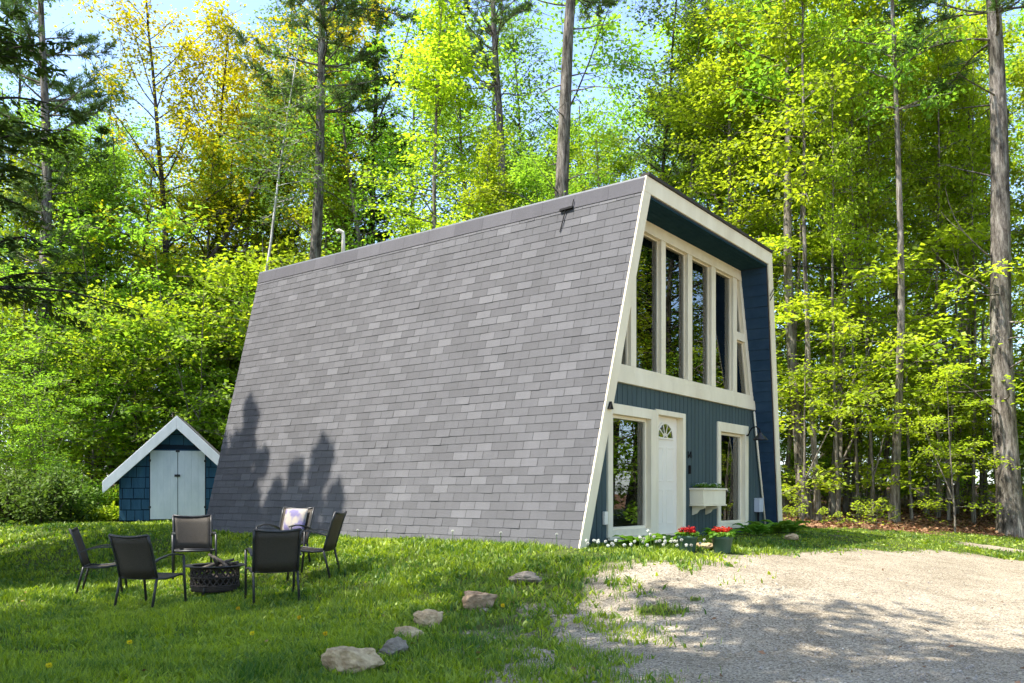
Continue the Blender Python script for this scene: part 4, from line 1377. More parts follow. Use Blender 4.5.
# flower box hanging under the right window
bx = empty('flower_box', hp(4.6, D0, 0.58), HR, 'white wooden flower box on two brackets hung beside the door', 'flower box')
mb = MB()
mb.box(-.49, .49, -.27, -.004, 0, .26)
mb.box(-.515, .515, -.295, -.003, .262, .295); mb.box(-.51, .51, -.285, -.0035, -.028, -.002)
mb.build('box', M['white'], bx, bevel=0.004)
for sx in (-.36, .20):
    prof = [(-.004, -.03), (-.24, -.03), (-.24, -.06), (-.20, -.08), (-.13, -.10), (-.08, -.16), (-.004, -.19)]
    mb = MB()
    i0 = len(mb.v)
    a_ = [(sx - .03, y_, z_) for y_, z_ in prof]; b_ = [(sx + .03, y_, z_) for y_, z_ in prof]
    mb.poly(a_[::-1]); mb.poly(b_)
    for k_ in range(len(prof)):
        k2 = (k_ + 1) % len(prof); mb.poly([a_[k_], a_[k2], b_[k2], b_[k_]])
    mb.build('bracket', M['white'], bx)
MB().box(-.47, .47, -.25, -.02, .285, .298).build('soil', M['soil'], bx)
n = 260
c = np.stack([rng.uniform(-.46, .46, n), rng.uniform(-.26, -.03, n), .30 + rng.uniform(0, .07, n)], 1)
v_, f_ = leaves(c, rng.normal(0, 1, (n, 3)), rng.normal(0, .5, (n, 3)) + [0, 0, 1], rng.uniform(.03, .07, n), rng.uniform(.02, .045, n))
mesh_obj('foliage', np_mesh('foliage', v_, f_, M['hosta'], rng.random(n).repeat(4)), bx)
n = 40
c = np.stack([rng.uniform(-.45, .45, n), rng.uniform(-.27, -.05, n), .34 + rng.uniform(0, .05, n)], 1)
v_, f_ = leaves(c, rng.normal(0, 1, (n, 3)), rng.normal(0, .5, (n, 3)) + [0, 0, 1], rng.uniform(.02, .04, n), rng.uniform(.02, .04, n))
mesh_obj('flowers', np_mesh('flowers', v_, f_, M['petal_white'], rng.random(n).repeat(4)), bx)


# pots of red flowers
def pot(x, y, s, label):
    o = empty('flower_pot', (x, y, gz(x, y)), random.uniform(0, 6), label, 'flower pot', 'pots of red flowers by the front')
    o.scale = (s, s, s)
    mb = MB(); mb.lathe([(.12, 0), (.125, .012), (.165, .22), (.172, .225), (.178, .27), (.165, .272), (.158, .235)], 28, cap=False)
    mb.lathe([(0.001, 0.004), (.12, .004)], 28, cap=False)
    mb.build('pot', M['potgreen'], o, True)
    MB().lathe([(.001, .24), (.16, .235)], 20, cap=False).build('soil', M['soil'], o)
    r = rng
    n = 260
    a = r.uniform(0, 6.28, n); rr = .19 * np.sqrt(r.random(n))
    c = np.stack([rr * np.cos(a), rr * np.sin(a), .25 + r.uniform(0, .07, n)], 1)
    v_, f_ = leaves(c, np.stack([np.cos(a), np.sin(a), r.normal(0, .4, n)], 1), np.array([0, 0, 1.]) + r.normal(0, .4, (n, 3)), r.uniform(.05, .09, n), r.uniform(.05, .08, n))
    mesh_obj('foliage', np_mesh('foliage', v_, f_, M['hosta'], r.random(n).repeat(4)), o)
    cs = []
    for _ in range(13):
        a = r.uniform(0, 6.28); q = .15 * math.sqrt(r.random())
        hc = np.array([q * math.cos(a), q * math.sin(a), .345 + r.uniform(-.03, .04)])
        cs.append(hc + r.normal(0, .019, (30, 3)))
    c = np.concatenate(cs); n = len(c)
    v_, f_ = leaves(c, r.normal(0, 1, (n, 3)), r.normal(0, .8, (n, 3)) + [0, 0, .8], r.uniform(.025, .05, n), r.uniform(.022, .04, n))
    mesh_obj('flowers', np_mesh('flowers', v_, f_, M['petal_red'], r.random(n).repeat(4)), o)
    return o


pot(2.47, 12.10, 0.84, 'round green pot of red flowers in front of the door, the one nearer the dandelions')
pot(3.00, 12.27, 0.90, 'round green pot of red flowers below the flower box, right of its twin')


# broad leaved plants at the foot of the front
def hosta(seed, n_leaf, ln, rad):
    r = np.random.default_rng(seed); V_, F_, T_ = [], [], []; k = 0
    for i in range(n_leaf):
        a = r.uniform(0, 6.28); l = ln * r.uniform(0.6, 1.2); w_ = l * r.uniform(.38, .55); rise = r.uniform(.5, 1.3)
        d = np.array([math.cos(a), math.sin(a)]); sd = np.array([-d[1], d[0]])
        st = r.uniform(0, rad, 1)[0] * .4
        segs = 6; rows_ = []
        for j in range(segs + 1):
            t = j / segs
            q = st + l * (t ** .9)
            z = l * rise * (t - .62 * t * t) + .02
            wd_ = w_ * .5 * math.sin(math.pi * min(1, .08 + t * .92)) ** .8 * (1 if t > .22 else .25)
            wob = .01 * math.sin(9 * t + i)
            c0 = np.array([d[0] * q, d[1] * q, z])
            rows_.append([c0 - np.array([sd[0], sd[1], 0]) * wd_ + [0, 0, wd_ * .35 + wob], c0, c0 + np.array([sd[0], sd[1], 0]) * wd_ + [0, 0, wd_ * .35 - wob]])
        V_.append(np.array(rows_).reshape(-1, 3))
        for j in range(segs):
            for m_ in range(2):
                F_.append([k + j * 3 + m_, k + j * 3 + m_ + 1, k + (j + 1) * 3 + m_ + 1, k + (j + 1) * 3 + m_])
        T_.append(np.full((segs + 1) * 3, r.random())); k += (segs + 1) * 3
    return np_mesh('foliage', np.concatenate(V_), np.array(F_), M['hosta'], np.concatenate(T_), smooth_=True)


HOSTA = [hosta(71, 34, .36, .2), hosta(72, 30, .30, .2)]
for i, (s, v_, sc, lb) in enumerate([(0.80, -.50, .85, 'broad leaved green plant at the foot of the tall window, nearest the cabin corner'), (1.45, -.62, .85, 'broad leaved green plant below the middle of the tall ground-floor window'),
                                     (3.75, -.5, .8, 'broad leaved green plant behind the two flower pots'),
                                     (5.2, -.55, 1.1, 'broad leaved green plant under the window behind the flower box'), (6.0, -.5, 1.1, 'broad leaved green plant left of the grey meter box'),
                                     (6.85, -.5, 1.25, 'largest broad leaved green plant, below the grey meter box'), (7.45, -.35, .85, 'small broad leaved plant by the right end of the cabin front')]):
    q = hp(s, v_, 0); o = mesh_obj('leafy_plant', HOSTA[i % 2]); o.location = (q[0], q[1], gz(q[0], q[1])); o.scale = (sc, sc, sc); o.rotation_euler.z = i * 1.3
    tag(o, lb, 'plant', 'broad leaved plants along the cabin front')


# dandelion clocks
def dandelion(h, m='petal_white'):
    o = empty('dandelion', (0, 0, 0))
    mb = MB(); mb.tube([(0, 0, -.25), (.012, 0, h * .5), (.01, .01, h)], [.006, .005, .004], 5); mb.build('stem', M['stem'], o)
    r = rng; n = 60
    d = unit(r.normal(0, 1, (n, 3))); c = d * .015 + [.01, .01, h]
    v_, f_ = leaves(c, d, r.normal(0, 1, (n, 3)), .021, .016)
    mesh_obj('seed_head', np_mesh('seed_head', v_, f_, M[m], r.random(n).repeat(4)), o)
    return o


dproto = None
heads = [(587, 548), (590, 552), (608, 549.5), (602, 549), (594, 552), (616, 553), (645, 538), (649, 542), (655.5, 541), (656, 545), (653, 551), (662, 551), (664, 545), (669, 540), (675.5, 546),
         (681, 550), (685.5, 549), (691, 549.7), (695, 553), (700, 552), (706, 548.5), (636, 544), (633, 547), (633, 553), (640, 554), (644, 550), (672, 552), (660, 548), (626, 549), (621, 551), (679, 544), (650, 548), (612, 554), (668, 549), (648, 537), (658, 539), (667, 542), (676, 541), (684, 545), (641, 541), (652, 546), (661, 546), (671, 549), (678, 552), (688, 553), (606, 545), (614, 547), (598, 546), (629, 552), (637, 550), (646, 553), (657, 553)]
for i, (px, py) in enumerate(heads):
    d_ = 11.45 + 1.0 * ((px - 587) / 120) + 0.45 * math.sin(i * 2.1); py = py - 1.5 + 5.0 * math.sin(i * 5.3); px = px + 5 * math.sin(i * 3.7)
    x_ = at(px, d_); zh = EYE - (py - HY) / F_PX * d_; g_ = gz(x_, d_)
    h_ = max(.12, zh - g_)
    o = dandelion(.25) if dproto is None else copy_tree(dproto)
    if dproto is None: dproto = o
    o.location = (x_, d_, g_); o.rotation_euler.z = i * 1.7
    o.location.z = g_ + h_ - .25
    tag(o, 'white dandelion clock on a thin stem in the patch of flowers before the cabin door', 'dandelion', 'dandelion clocks before the door')
for i, (px, py) in enumerate([(337, 541), (386, 537), (452, 543), (500, 544), (556, 547), (357, 543)]):
    d_ = 14.2 - (px - 337) / 219 * 2.2
    o = copy_tree(dproto); x_ = at(px, d_); o.location = (x_, d_, gz(x_, d_) - .05)
    tag(o, 'white dandelion clock in the sunlit grass along the grey shingled side', 'dandelion', 'dandelion clocks along the shingled side')
dy = dandelion(.07, 'petal_yellow'); first = True
for px, py in [(237, 613), (251, 638), (128, 647), (298, 622), (324, 640), (502, 620), (47, 674)]:
    o = dy if first else copy_tree(dy); first = False
    z_ = -.6; d_ = (EYE - z_) * F_PX / (py - HY); x_ = at(px, d_); o.location = (x_, d_, gz(x_, d_))
    tag(o, 'small yellow dandelion flower low in the shaded lawn', 'dandelion', 'yellow dandelions in the lawn')


# ------------------------------------------------------------------ rocks
def rock(name, x, y, sx, sy, sz, m, seed, label, sink=0.25, rz=0.0, blocky=0.0):
    import bmesh
    bm = bmesh.new(); bmesh.ops.create_icosphere(bm, subdivisions=5, radius=1)
    r = np.random.default_rng(seed)
    pl = [(unit(r.normal(0, 1, 3)), r.uniform(0.5, 0.85)) for _ in range(15)]
    ph = r.uniform(0, 9, 3)
    for v in bm.verts:
        p_ = np.array(v.co)
        if blocky:
            q_ = np.sign(p_) * np.abs(p_) ** (1 - blocky); p_ = q_ / max(1e-6, np.max(np.abs(q_))) * (0.55 + 0.45 * blocky) * np.linalg.norm(q_) ** 0.3
        for nn_, d_ in pl:
            t = p_ @ nn_
            if t > d_: p_ = p_ - nn_ * (t - d_) * 0.9
        from mathutils import noise as mn
        p_ = p_ * (1 + .16 * (mn.fractal(Vector(p_ * 2.2 + ph), 1.0, 2.1, 5) ) + .05 * abs(mn.noise(Vector(p_ * 5 + ph))))
        p_ = p_ * (1 + .02 * math.sin(5 * p_[0] + ph[0]) * math.sin(6 * p_[1] + ph[1]) + .025 * math.sin(13 * p_[2] + ph[2]) * math.sin(11 * p_[0]))
        v.co = (p_[0] * sx, p_[1] * sy, p_[2] * sz)
    me = bpy.data.meshes.new(name); bm.to_mesh(me); bm.free()
    me.polygons.foreach_set('use_smooth', [True] * len(me.polygons)); me.materials.append(M[m])
    me.set_sharp_from_angle(angle=R(24))
    o = mesh_obj(name, me); o.location = (x, y, gz(x, y) + sz * (1 - 2 * sink) * .8); o.rotation_euler.z = rz
    return tag(o, label, 'rock', 'rocks along the lawn edge')


rock('rock', -1.28, 6.72, .27, .19, .15, 'stone_tan', 1, 'large tan boulder nearest the camera at the lawn edge', .2, .2)
rock('rock', -1.00, 7.38, .16, .13, .10, 'stone_grey', 2, 'low dark grey rock beside the large tan boulder', .22, .6)
rock('rock', -.98, 8.15, .15, .12, .085, 'stone_tan', 3, 'small flat tan rock leaning against the pointed tan rock', .2, .3)
rock('rock', -.84, 8.80, .20, .16, .155, 'stone_tan', 4, 'pointed tan rock in the middle of the row', .2, 1.0)
rock('rock', -.39, 9.52, .245, .18, .165, 'stone_brown', 5, 'square brown block of stone with a flat top', .34, .1, .55)
rock('rock', -.30, 9.28, .06, .05, .05, 'stone_grey', 6, 'tiny grey stone at the foot of the square brown block', .2, .4)
rock('rock', .11, 10.25, .25, .16, .10, 'stone_grey', 7, 'long grey boulder in the grass nearest the cabin', .2, -.3)
rock('rock', 2.80, 12.45, .14, .10, .09, 'stone_tan', 8, 'tan stone lying between the two flower pots', .2, 0)
rock('rock', 4.98, 15.25, .22, .13, .08, 'stone_tan', 9, 'flat pale stone in front of the plants at the right end of the cabin', .2, .8)
q = hp(W - .1, -.12, 0); rock('rock', q[0], q[1], .22, .16, .10, 'stone_grey', 10, 'grey stone under the foot of the right cream trim', .3, .8)


# ------------------------------------------------------------------ chairs and fire pit
def make_chair():
    o = empty('patio_chair', (0, 0, 0))
    bw = .265
    # back profile (y, z): leaning back, slightly curved
    prof = [(-.20, .40), (-.235, .52), (-.275, .66), (-.32, .80), (-.365, .915)]
    nU = 8
    mb = MB()
    for i in range(len(prof) - 1):
        for j in range(nU):
            def pt(ii, jj):
                t = jj / nU * 2 - 1
                y_, z_ = prof[ii]
                sag = -.03 * (1 - t * t)
                dz = -.028 * (1 - t * t) if ii == len(prof) - 1 else 0
                return (t * (bw - .004) * (1 + .04 * ii / 4), y_ + sag, z_ + dz)
            mb.poly([pt(i, j), pt(i + 1, j), pt(i + 1, j + 1), pt(i, j + 1)])
    bk = mb.build('backrest', M['sling'], o, True, weld=True); s_ = bk.modifiers.new('thick', 'SOLIDIFY'); s_.thickness = .006
    mb = MB()
    for sx in (-1, 1): mb.tube([(sx * bw * (1 + .04 * i / 4), y_, z_) for i, (y_, z_) in enumerate(prof)], .016, 8)
    mb.tube([(-bw * 1.04, -.365, .915), (-bw * .5, -.385, .897), (0, -.392, .89), (bw * .5, -.385, .897), (bw * 1.04, -.365, .915)], .016, 8)
    mb.tube([(-bw, -.20, .40), (bw, -.20, .40)], .014, 8)
    mb.build('back_frame', M['dark_metal'], o, True)
    mb = MB()
    sp = [(-.20, .395), (-.05, .385), (.10, .395), (.24, .42), (.28, .405)]
    for i in range(len(sp) - 1):
        for j in range(nU):
            def pt(ii, jj):
                t = jj / nU * 2 - 1; y_, z_ = sp[ii]
                return (t * (bw - .004), y_, z_ - .012 * (1 - t * t))
            mb.poly([pt(i, j), pt(i, j + 1), pt(i + 1, j + 1), pt(i + 1, j)])
    st = mb.build('seat', M['sling'], o, True, weld=True); s_ = st.modifiers.new('thick', 'SOLIDIFY'); s_.thickness = .006
    mb = MB()
    for sx in (-1, 1): mb.tube([(sx * bw, y_, z_) for y_, z_ in sp], .015, 8)
    mb.tube([(-bw, .28, .405), (bw, .28, .405)], .015, 8)
    for sx in (-1, 1): mb.tube([(sx * bw, .22, .41), (sx * (bw + .035), .24, .41)], .013, 6)
    mb.build('seat_frame', M['dark_metal'], o, True)
    for sx in (-1, 1):
        mb = MB(); mb.tube([(sx * (bw + .035), .235, .645), (sx * (bw + .035), .245, .40), (sx * (bw + .03), .285, 0)], .016, 8); mb.build('leg', M['dark_metal'], o, True)
        mb = MB(); mb.tube([(sx * bw, -.20, .405), (sx * bw, -.225, .30), (sx * (bw + .005), -.30, 0)], .016, 8); mb.build('leg', M['dark_metal'], o, True)
        mb = MB()
        ap = [(-.262, .60), (-.16, .635), (-.02, .665), (.12, .668), (.235, .648)]
        for (ya, za), (yb, zb) in zip(ap[:-1], ap[1:]):
            xo = bw + .018
            x0_, x1_ = sx * xo - .022, sx * xo + .022
            mb.hexa([(x0_, ya, za - .009), (x1_, ya, za - .009), (x1_, yb, zb - .009), (x0_, yb, zb - .009), (x0_, ya, za + .009), (x1_, ya, za + .009), (x1_, yb, zb + .009), (x0_, yb, zb + .009)])
        mb.build('armrest', M['dark_metal'], o)
    return o


PIT = np.array([-4.06, 11.75])
chair0 = make_chair(); usedc = False
CH = [(-4.40, 10.45, -.30, 'patio chair with its back to the camera, nearest one left of the fire pit'),
      (-2.98, 10.72, 0.42, 'patio chair with its back to the camera in front of the shingled side'),
      (-2.72, 11.85, 1.50, 'patio chair seen side-on at the right of the fire pit ring'),
      (-3.36, 12.65, 2.75, 'patio chair facing the camera with a pale printed cushion on its back'),
      (-4.78, 12.9, 3.55, 'patio chair facing the fire pit in front of the blue shed doors'),
      (-5.72, 12.0, -1.25, 'patio chair seen side-on at the left of the fire pit ring')]
for x_, y_, rz, lb in CH:
    o = chair0 if not usedc else copy_tree(chair0); usedc = True
    o.location = (x_, y_, gz(x_, y_) - .01); o.rotation_euler.z = rz
    tag(o, lb, 'chair', 'chairs round the fire pit')

cu_x, cu_y, cu_r = CH[3][0], CH[3][1], CH[3][2]
mb = MB(); nn_ = 10
for side in (-1, 1):
    for i in range(nn_):
        for j in range(nn_):
            def pt(a_, b_):
                s_, t_ = a_ / nn_ * 2 - 1, b_ / nn_ * 2 - 1
                th_ = .055 * (1 - s_ ** 4) * (1 - t_ ** 4)
                return (s_ * .20, side * th_, t_ * .19 + .19)
            q_ = [pt(i, j), pt(i + 1, j), pt(i + 1, j + 1), pt(i, j + 1)]
            mb.poly(q_ if side < 0 else q_[::-1])
cu = mb.build('cushion', M['cushion'], None, True, weld=True)
cu.location = (cu_x - math.sin(cu_r) * -.20, cu_y + math.cos(cu_r) * -.20, gz(cu_x, cu_y) + .53)
cu.rotation_euler = (R(19), 0, cu_r)
tag(cu, 'pale cushion with purple print standing on the far patio chair', 'cushion')

pit = empty('fire_pit', (PIT[0], PIT[1], gz(*PIT)), 0, 'round black fire pit with a pierced lattice side in the ring of chairs', 'fire pit')
mb = MB(); mb.lathe([(.02, .10), (.16, .11), (.25, .15), (.285, .22), (.275, .22), (.24, .16), (.15, .125), (.02, .115)], 32, cap=False); mb.build('bowl', M['pit_metal'], pit, True)
mb = MB(); nb = 24; r0 = .31
for k_ in range(nb):
    for sg in (-1, 1):
        pts = []
        for j in range(7):
            t = 2 * math.pi * (k_ + sg * j / 6 * 2.0) / nb
            pts.append((r0 * math.cos(t), r0 * math.sin(t), .10 + .24 * j / 6))
        mb.tube(pts, .0125, 5, cap=False)
for z_, rr in ((.08, .312), (.10, .318), (.335, .318), (.21, .314)):
    mb.tube([(rr * math.cos(t), rr * math.sin(t), z_) for t in np.linspace(0, 2 * math.pi, 33)], .013, 6, cap=False)
mb.lathe([(.305, .02), (.312, .02), (.312, .10), (.305, .10)], 32, cap=False)
mb.build('lattice_side', M['pit_metal'], pit, True)
MB().lathe([(.30, .345), (.40, .352), (.405, .362), (.40, .368), (.30, .361)], 36, cap=False).build('rim', M['dark_metal'], pit, True)
for k_ in range(3):
    t = k_ * 2.094 + .4
    mb = MB(); mb.tube([(.29 * math.cos(t), .29 * math.sin(t), .15), (.33 * math.cos(t), .33 * math.sin(t), -.01)], .016, 6); mb.build('leg', M['dark_metal'], pit, True)
zb = gz(*PIT)
for k_, (a_, b_, lb) in enumerate([((-.25, -.1, .28), (.22, .12, .43), 'charred stick slanting up to the right across the fire pit'), ((.26, -.14, .30), (-.12, .10, .50), 'charred stick rising to the left out of the fire pit'),
                                   ((-.05, .25, .26), (.05, -.20, .46), 'charred stick pointing towards the camera in the fire pit'), ((-.20, .2, .25), (.30, .05, .40), 'thin pale grey stick at the back of the fire pit')]):
    mb = MB(); m_ = [(a_[i] + b_[i]) / 2 + (.02 if i == 2 else .01) for i in range(3)]
    mb.tube([a_, tuple(m_), b_], [.028, .026, .018], 7)
    s_ = mb.build('charred_stick', M['char'], None, True); s_.location = (PIT[0], PIT[1], zb + .0)
    tag(s_, lb, 'firewood', 'sticks in the fire pit')

# ------------------------------------------------------------------ blue shed
SX, SY = -9.02, 23.2
shed = empty('garden_shed', (SX, SY, gz(SX, SY)), math.atan2(-SX, SY) * 0.7, 'small blue shingled shed with white double doors and steep white gable trim', 'shed')
hw, dp, sk, pk = 1.46, 2.6, 0.97, 2.78
roof_z = lambda x_: pk - sk * abs(x_)
r = np.random.default_rng(5)
mb = MB()
z = 0.02
row = 0
while z < pk - .2:
    z1_ = z + .29
    xx_ = -hw - r.uniform(0, .2)
    while xx_ < hw:
        w_ = r.uniform(.20, .38); a_, b_ = max(-hw, xx_), min(hw, xx_ + w_) - .016
        xx_ += w_
        zb_ = z + r.uniform(-.008, .008)
        segs = [(a_, b_)]
        if zb_ < 1.93:
            segs = []
            if a_ < -.72: segs.append((a_, min(b_, -.72)))
            if b_ > .72: segs.append((max(a_, .72), b_))
        for a2, b2 in segs:
            if b2 - a2 < .02: continue
            poly = rect(a2, b2, .014 + zb_ if not (zb_ < 1.93 < z1_ and a2 > -.72 and b2 < .72) else 1.93, z1_ - .012)
            poly = clip_poly(poly, sk, 1, pk - .06)
            if len(poly) > 2: poly = clip_poly(poly, -sk, 1, pk - .06)
            if len(poly) > 2:
                # slightly tapered shingle, thicker at its foot
                t_ = r.uniform(.018, .030)
                mb.prism(poly, -t_, 0.0)
    z = z1_; row += 1
mb.build('shingled_front', M['shedblue'], shed)
body = MB().prism([(-hw + .01, 0), (hw - .01, 0), (hw - .01, roof_z(hw) - .08), (0, pk - .08), (-hw + .01, roof_z(hw) - .08)], 0.002, dp)
body.build('wall', M['shed_dark'], shed)
for sx in (-1, 1):
    e = 1.82
    MB().prism([(0, pk), (sx * e, pk - sk * e), (sx * e, pk - sk * e + .07), (0, pk + .07)], -.22, dp + .2).build('roof', M['rooftar'], shed)
    MB().prism([(sx * .001, pk - .30), (sx * e, pk - sk * e - .27), (sx * (e + .01), pk - sk * e + .045), (sx * .001, pk + .045)], -.265, -.222).build('gable_trim', M['shed_white'], shed, bevel=.006)
    MB().prism([(sx * .02, pk - .06), (sx * (e - .02), pk - sk * (e - .02) - .06), (sx * (e - .02), pk - sk * (e - .02) - .003), (sx * .02, pk - .003)], -.22, -.03).build('soffit', M['shed_white'], shed)
    d_ = MB()
    for k_ in range(4):
        x0_ = sx * (.008 + .171 * k_); x1_ = sx * (.008 + .171 * (k_ + 1)); x0_, x1_ = min(x0_, x1_), max(x0_, x1_)
        d_.box(x0_ + .0008, x1_ - .0008, -.045, -.012, .06, 1.90)
    dd = d_.build('door', M['shed_white'], shed)
    hb = MB()
    for zz in (.35, 1.6): hb.box(sx * .70 - .03, sx * .70 + .03, -.052, -.046, zz, zz + .06)
    hb.build('hinge', M['dark_metal'], dd)
MB().box(-.08, .06, -.07, -.046, 1.20, 1.26).build('latch', M['dark_metal'], shed)
MB().box(-.05, .05, -.06, -.046, 1.86, 1.92).build('latch', M['dark_metal'], shed)
MB().box(-.72, .72, -.03, -.002, 1.905, 1.93).build('door_trim', M['shedblue'], shed)

# power line crossing the wood on the right
mb = MB()
pl = [Vector((at(762, 23.5), 23.5, EYE + 231 / F_PX * 23.5)), Vector((at(1240, 21.0), 21.0, EYE + 240 / F_PX * 21))]
mb.tube([pl[0].lerp(pl[1], t) - Vector((0, 0, .22 * 4 * t * (1 - t))) for t in np.linspace(0, 1, 15)], .013, 5)
tag(mb.build('power_line', M['black']), 'thin dark cable strung through the trees right of the cabin', 'cable')


# ------------------------------------------------------------------ the wood
def tp(kind, px, d, h, label, group=None, **k):
    return tree(kind, at(px, d), d, h, label, group, **k)


# trees that can be told apart, left to right
tp('pine_c', 36, 30, 24, 'tall dark pine trunk rising at the far left above the thicket', rz=1.0, lean=(0, .0))
tp('yellow_a', 168, 33, 20, 'yellow-leaved maple with a forked trunk, the larger of the two above the blue shed', rz=0.6)
tp('yellow_b', 222, 36, 19, 'yellow-leaved maple right of the forked one, behind the far corner of the shingled side', rz=2.2)
tp('birch', 240, 28.5, 16, 'slim pale birch pole leaning beside the far corner of the shingled side', rz=0, lean=(0, .07))
tp('pine_a', 303, 30, 25, 'pine with a straight grey trunk behind the far end of the roof', rz=0.3, lean=(0, .02))
tp('hemlock_a', 352, 38, 20, 'dark hemlock between the grey pine trunk and the bright maple behind the roof')
tp('maple_b', 428, 25.5, 15.5, 'bright yellow-green maple standing up behind the middle of the roof', rz=4.0)
tp('pine_b', 514, 32, 26, 'pine with a dark trunk, left one of the pair above the roof', rz=1.1, thick=.8)
tp('pine_b', 547, 27, 27, 'pine with a thick pale trunk, right one of the pair above the roof', rz=3.9, thick=.95)
tp('aspen', 650, 30, 19, 'slender aspen with blue-green leaves against the sky above the front roof corner', rz=1.4)
tp('pine_c', 730, 33, 24, 'dark pine trunk showing through bright leaves right of the roof corner', rz=2.0)
tp('pole_a', 806, 24.5, 21, 'stout grey maple trunk first to the right of the cabin', rz=.5, thick=.95)
tp('pole_a', 894, 23.0, 19, 'pale straight maple trunk halfway between cabin and big pine', rz=2.6, thick=.72)
tp('pine_a', 1012, 22.5, 24.5, 'massive old pine with rough grey trunk at the right edge of the wood', rz=0.0, lean=(0, -.08), thick=1.16)
tree('hemlock_high', -11.4, 18.2, 16.5, 'dark hemlock whose boughs hang in from the left edge of the photograph', rz=1.0)
tp('hemlock_b', 100, 34, 15, 'dark hemlock below the yellow crowns left of the shed', rz=.2)
tp('hemlock_b', 268, 37, 17, 'dark hemlock just left of the grey pine trunk at the far end of the roof', rz=1.2)
tp('maple_a', 715, 29, 17, 'bright maple leaning its crown over the right end of the roof', rz=1.0)
tp('maple_b', 738, 26.5, 15.5, 'bright maple rising right behind the top right roof corner', rz=1.3)
tp('maple_b', 690, 29, 16, 'bright maple showing above the dark front edge of the roof', rz=3.0)
tp('maple_b', 772, 28, 15, 'bright young maple with low branches close beside the cabin', rz=2.0)
tp('maple_a', 855, 28.5, 17, 'tall bright maple filling the gap left of the pale straight trunk', rz=5.0)
tp('maple_b', 950, 28, 15, 'bright maple with layered leaves just left of the massive pine', rz=.4)
tp('maple_b', 1062, 25, 14, 'bright maple just right of the massive pine', rz=3.4)

# thin trunks on the right
for px, d, h, k, th in ((775, 30, 20, 'pole_a', .7), (832, 25.5, 18, 'pole_b', 1.0), (845, 27, 14, 'pole_b', .7), (858, 24.5, 13, 'pole_b', .6), (926, 26, 15, 'pole_b', .75), (818, 23.6, 16, 'pole_b', .9), (784, 26, 15, 'pole_b', .8), (838, 23.4, 14, 'pole_b', .55), (872, 25, 15, 'pole_b', .6), (882, 28, 17, 'pole_b', .8), (912, 24.2, 13, 'pole_b', .5), (938, 25.5, 15, 'pole_b', .65), (955, 27, 16, 'pole_b', .8), (974, 25, 14, 'pole_b', .6), (986, 30, 18, 'pole_b', .9), (1034, 26, 15, 'pole_b', .8), (795, 30, 19, 'pole_a', .6), (848, 31, 18, 'pole_a', .6), (832, 33, 19, 'pole_a', .8), (850, 29.5, 14, 'pole_b', .8), (872, 36, 20, 'pole_a', .8), (912, 37, 21, 'pole_a', .9),
                        (930, 33, 14, 'pole_b', .9), (944, 29, 13, 'pole_b', .8), (968, 34, 20, 'pole_a', .7), (980, 28, 13, 'pole_b', .7), (1030, 32, 20, 'pole_a', .8), (820, 38, 22, 'pole_a', .9), (790, 37, 21, 'pole_a', .8)):
    tp(k, px, d, h, 'slim grey maple trunk among the others between cabin and massive pine', 'slim trunks in the wood on the right', thick=th)
# saplings with layered leaves on the right
for px, d, h, k in ((768, 24.5, 8, 'under_d'), (802, 22.5, 6, 'under_d'), (838, 24.5, 8.5, 'under_d'), (872, 23.5, 6.5, 'under_d'), (950, 24.5, 8.5, 'under_d'), (955, 21.2, 4.2, 'under_d'), (1045, 22.5, 7.5, 'under_d'), (1075, 24, 7, 'under_b'), (700, 33, 9, 'under_d')):
    tp(k, px, d, h, 'young maple with flat leaf layers at the wood edge right of the cabin', 'young maples at the edge of the wood on the right')
# thicket on the left
for px, d, h, k in ((-40, 27, 8.5, 'under_a'), (2, 29, 8.5, 'under_c'), (34, 26.5, 7, 'under_b'), (64, 31, 9.5, 'under_a'), (92, 28.5, 8, 'under_a'), (122, 33, 11, 'under_c'), (142, 29.5, 8, 'under_b'),
                    (166, 31, 9, 'under_a'), (192, 28.5, 7.5, 'under_b'), (214, 32, 9.5, 'under_a'), (240, 30.5, 8, 'under_b'), (258, 32, 10, 'under_a'), (18, 33, 10, 'under_a'), (78, 35, 11, 'under_c'),
                    (150, 36, 11, 'under_a'), (232, 36, 11, 'under_c'), (285, 33, 11, 'under_a'), (-10, 24.5, 5.5, 'under_c'), (50, 24.0, 4.2, 'under_c'), (20, 31, 13, 'maple_b'), (90, 36, 14, 'maple_b'), (140, 34, 13.5, 'mid_b'), (205, 34, 14, 'maple_b'), (180, 31, 11, 'under_c'), (250, 35, 14.5, 'maple_b'), (60, 34, 14, 'mid_b'), (-30, 32, 14, 'maple_b'), (110, 30, 10.5, 'under_c')):
    tp(k, px, d, h, 'young maple in the bright thicket behind and left of the blue shed', 'young maples in the thicket on the left')
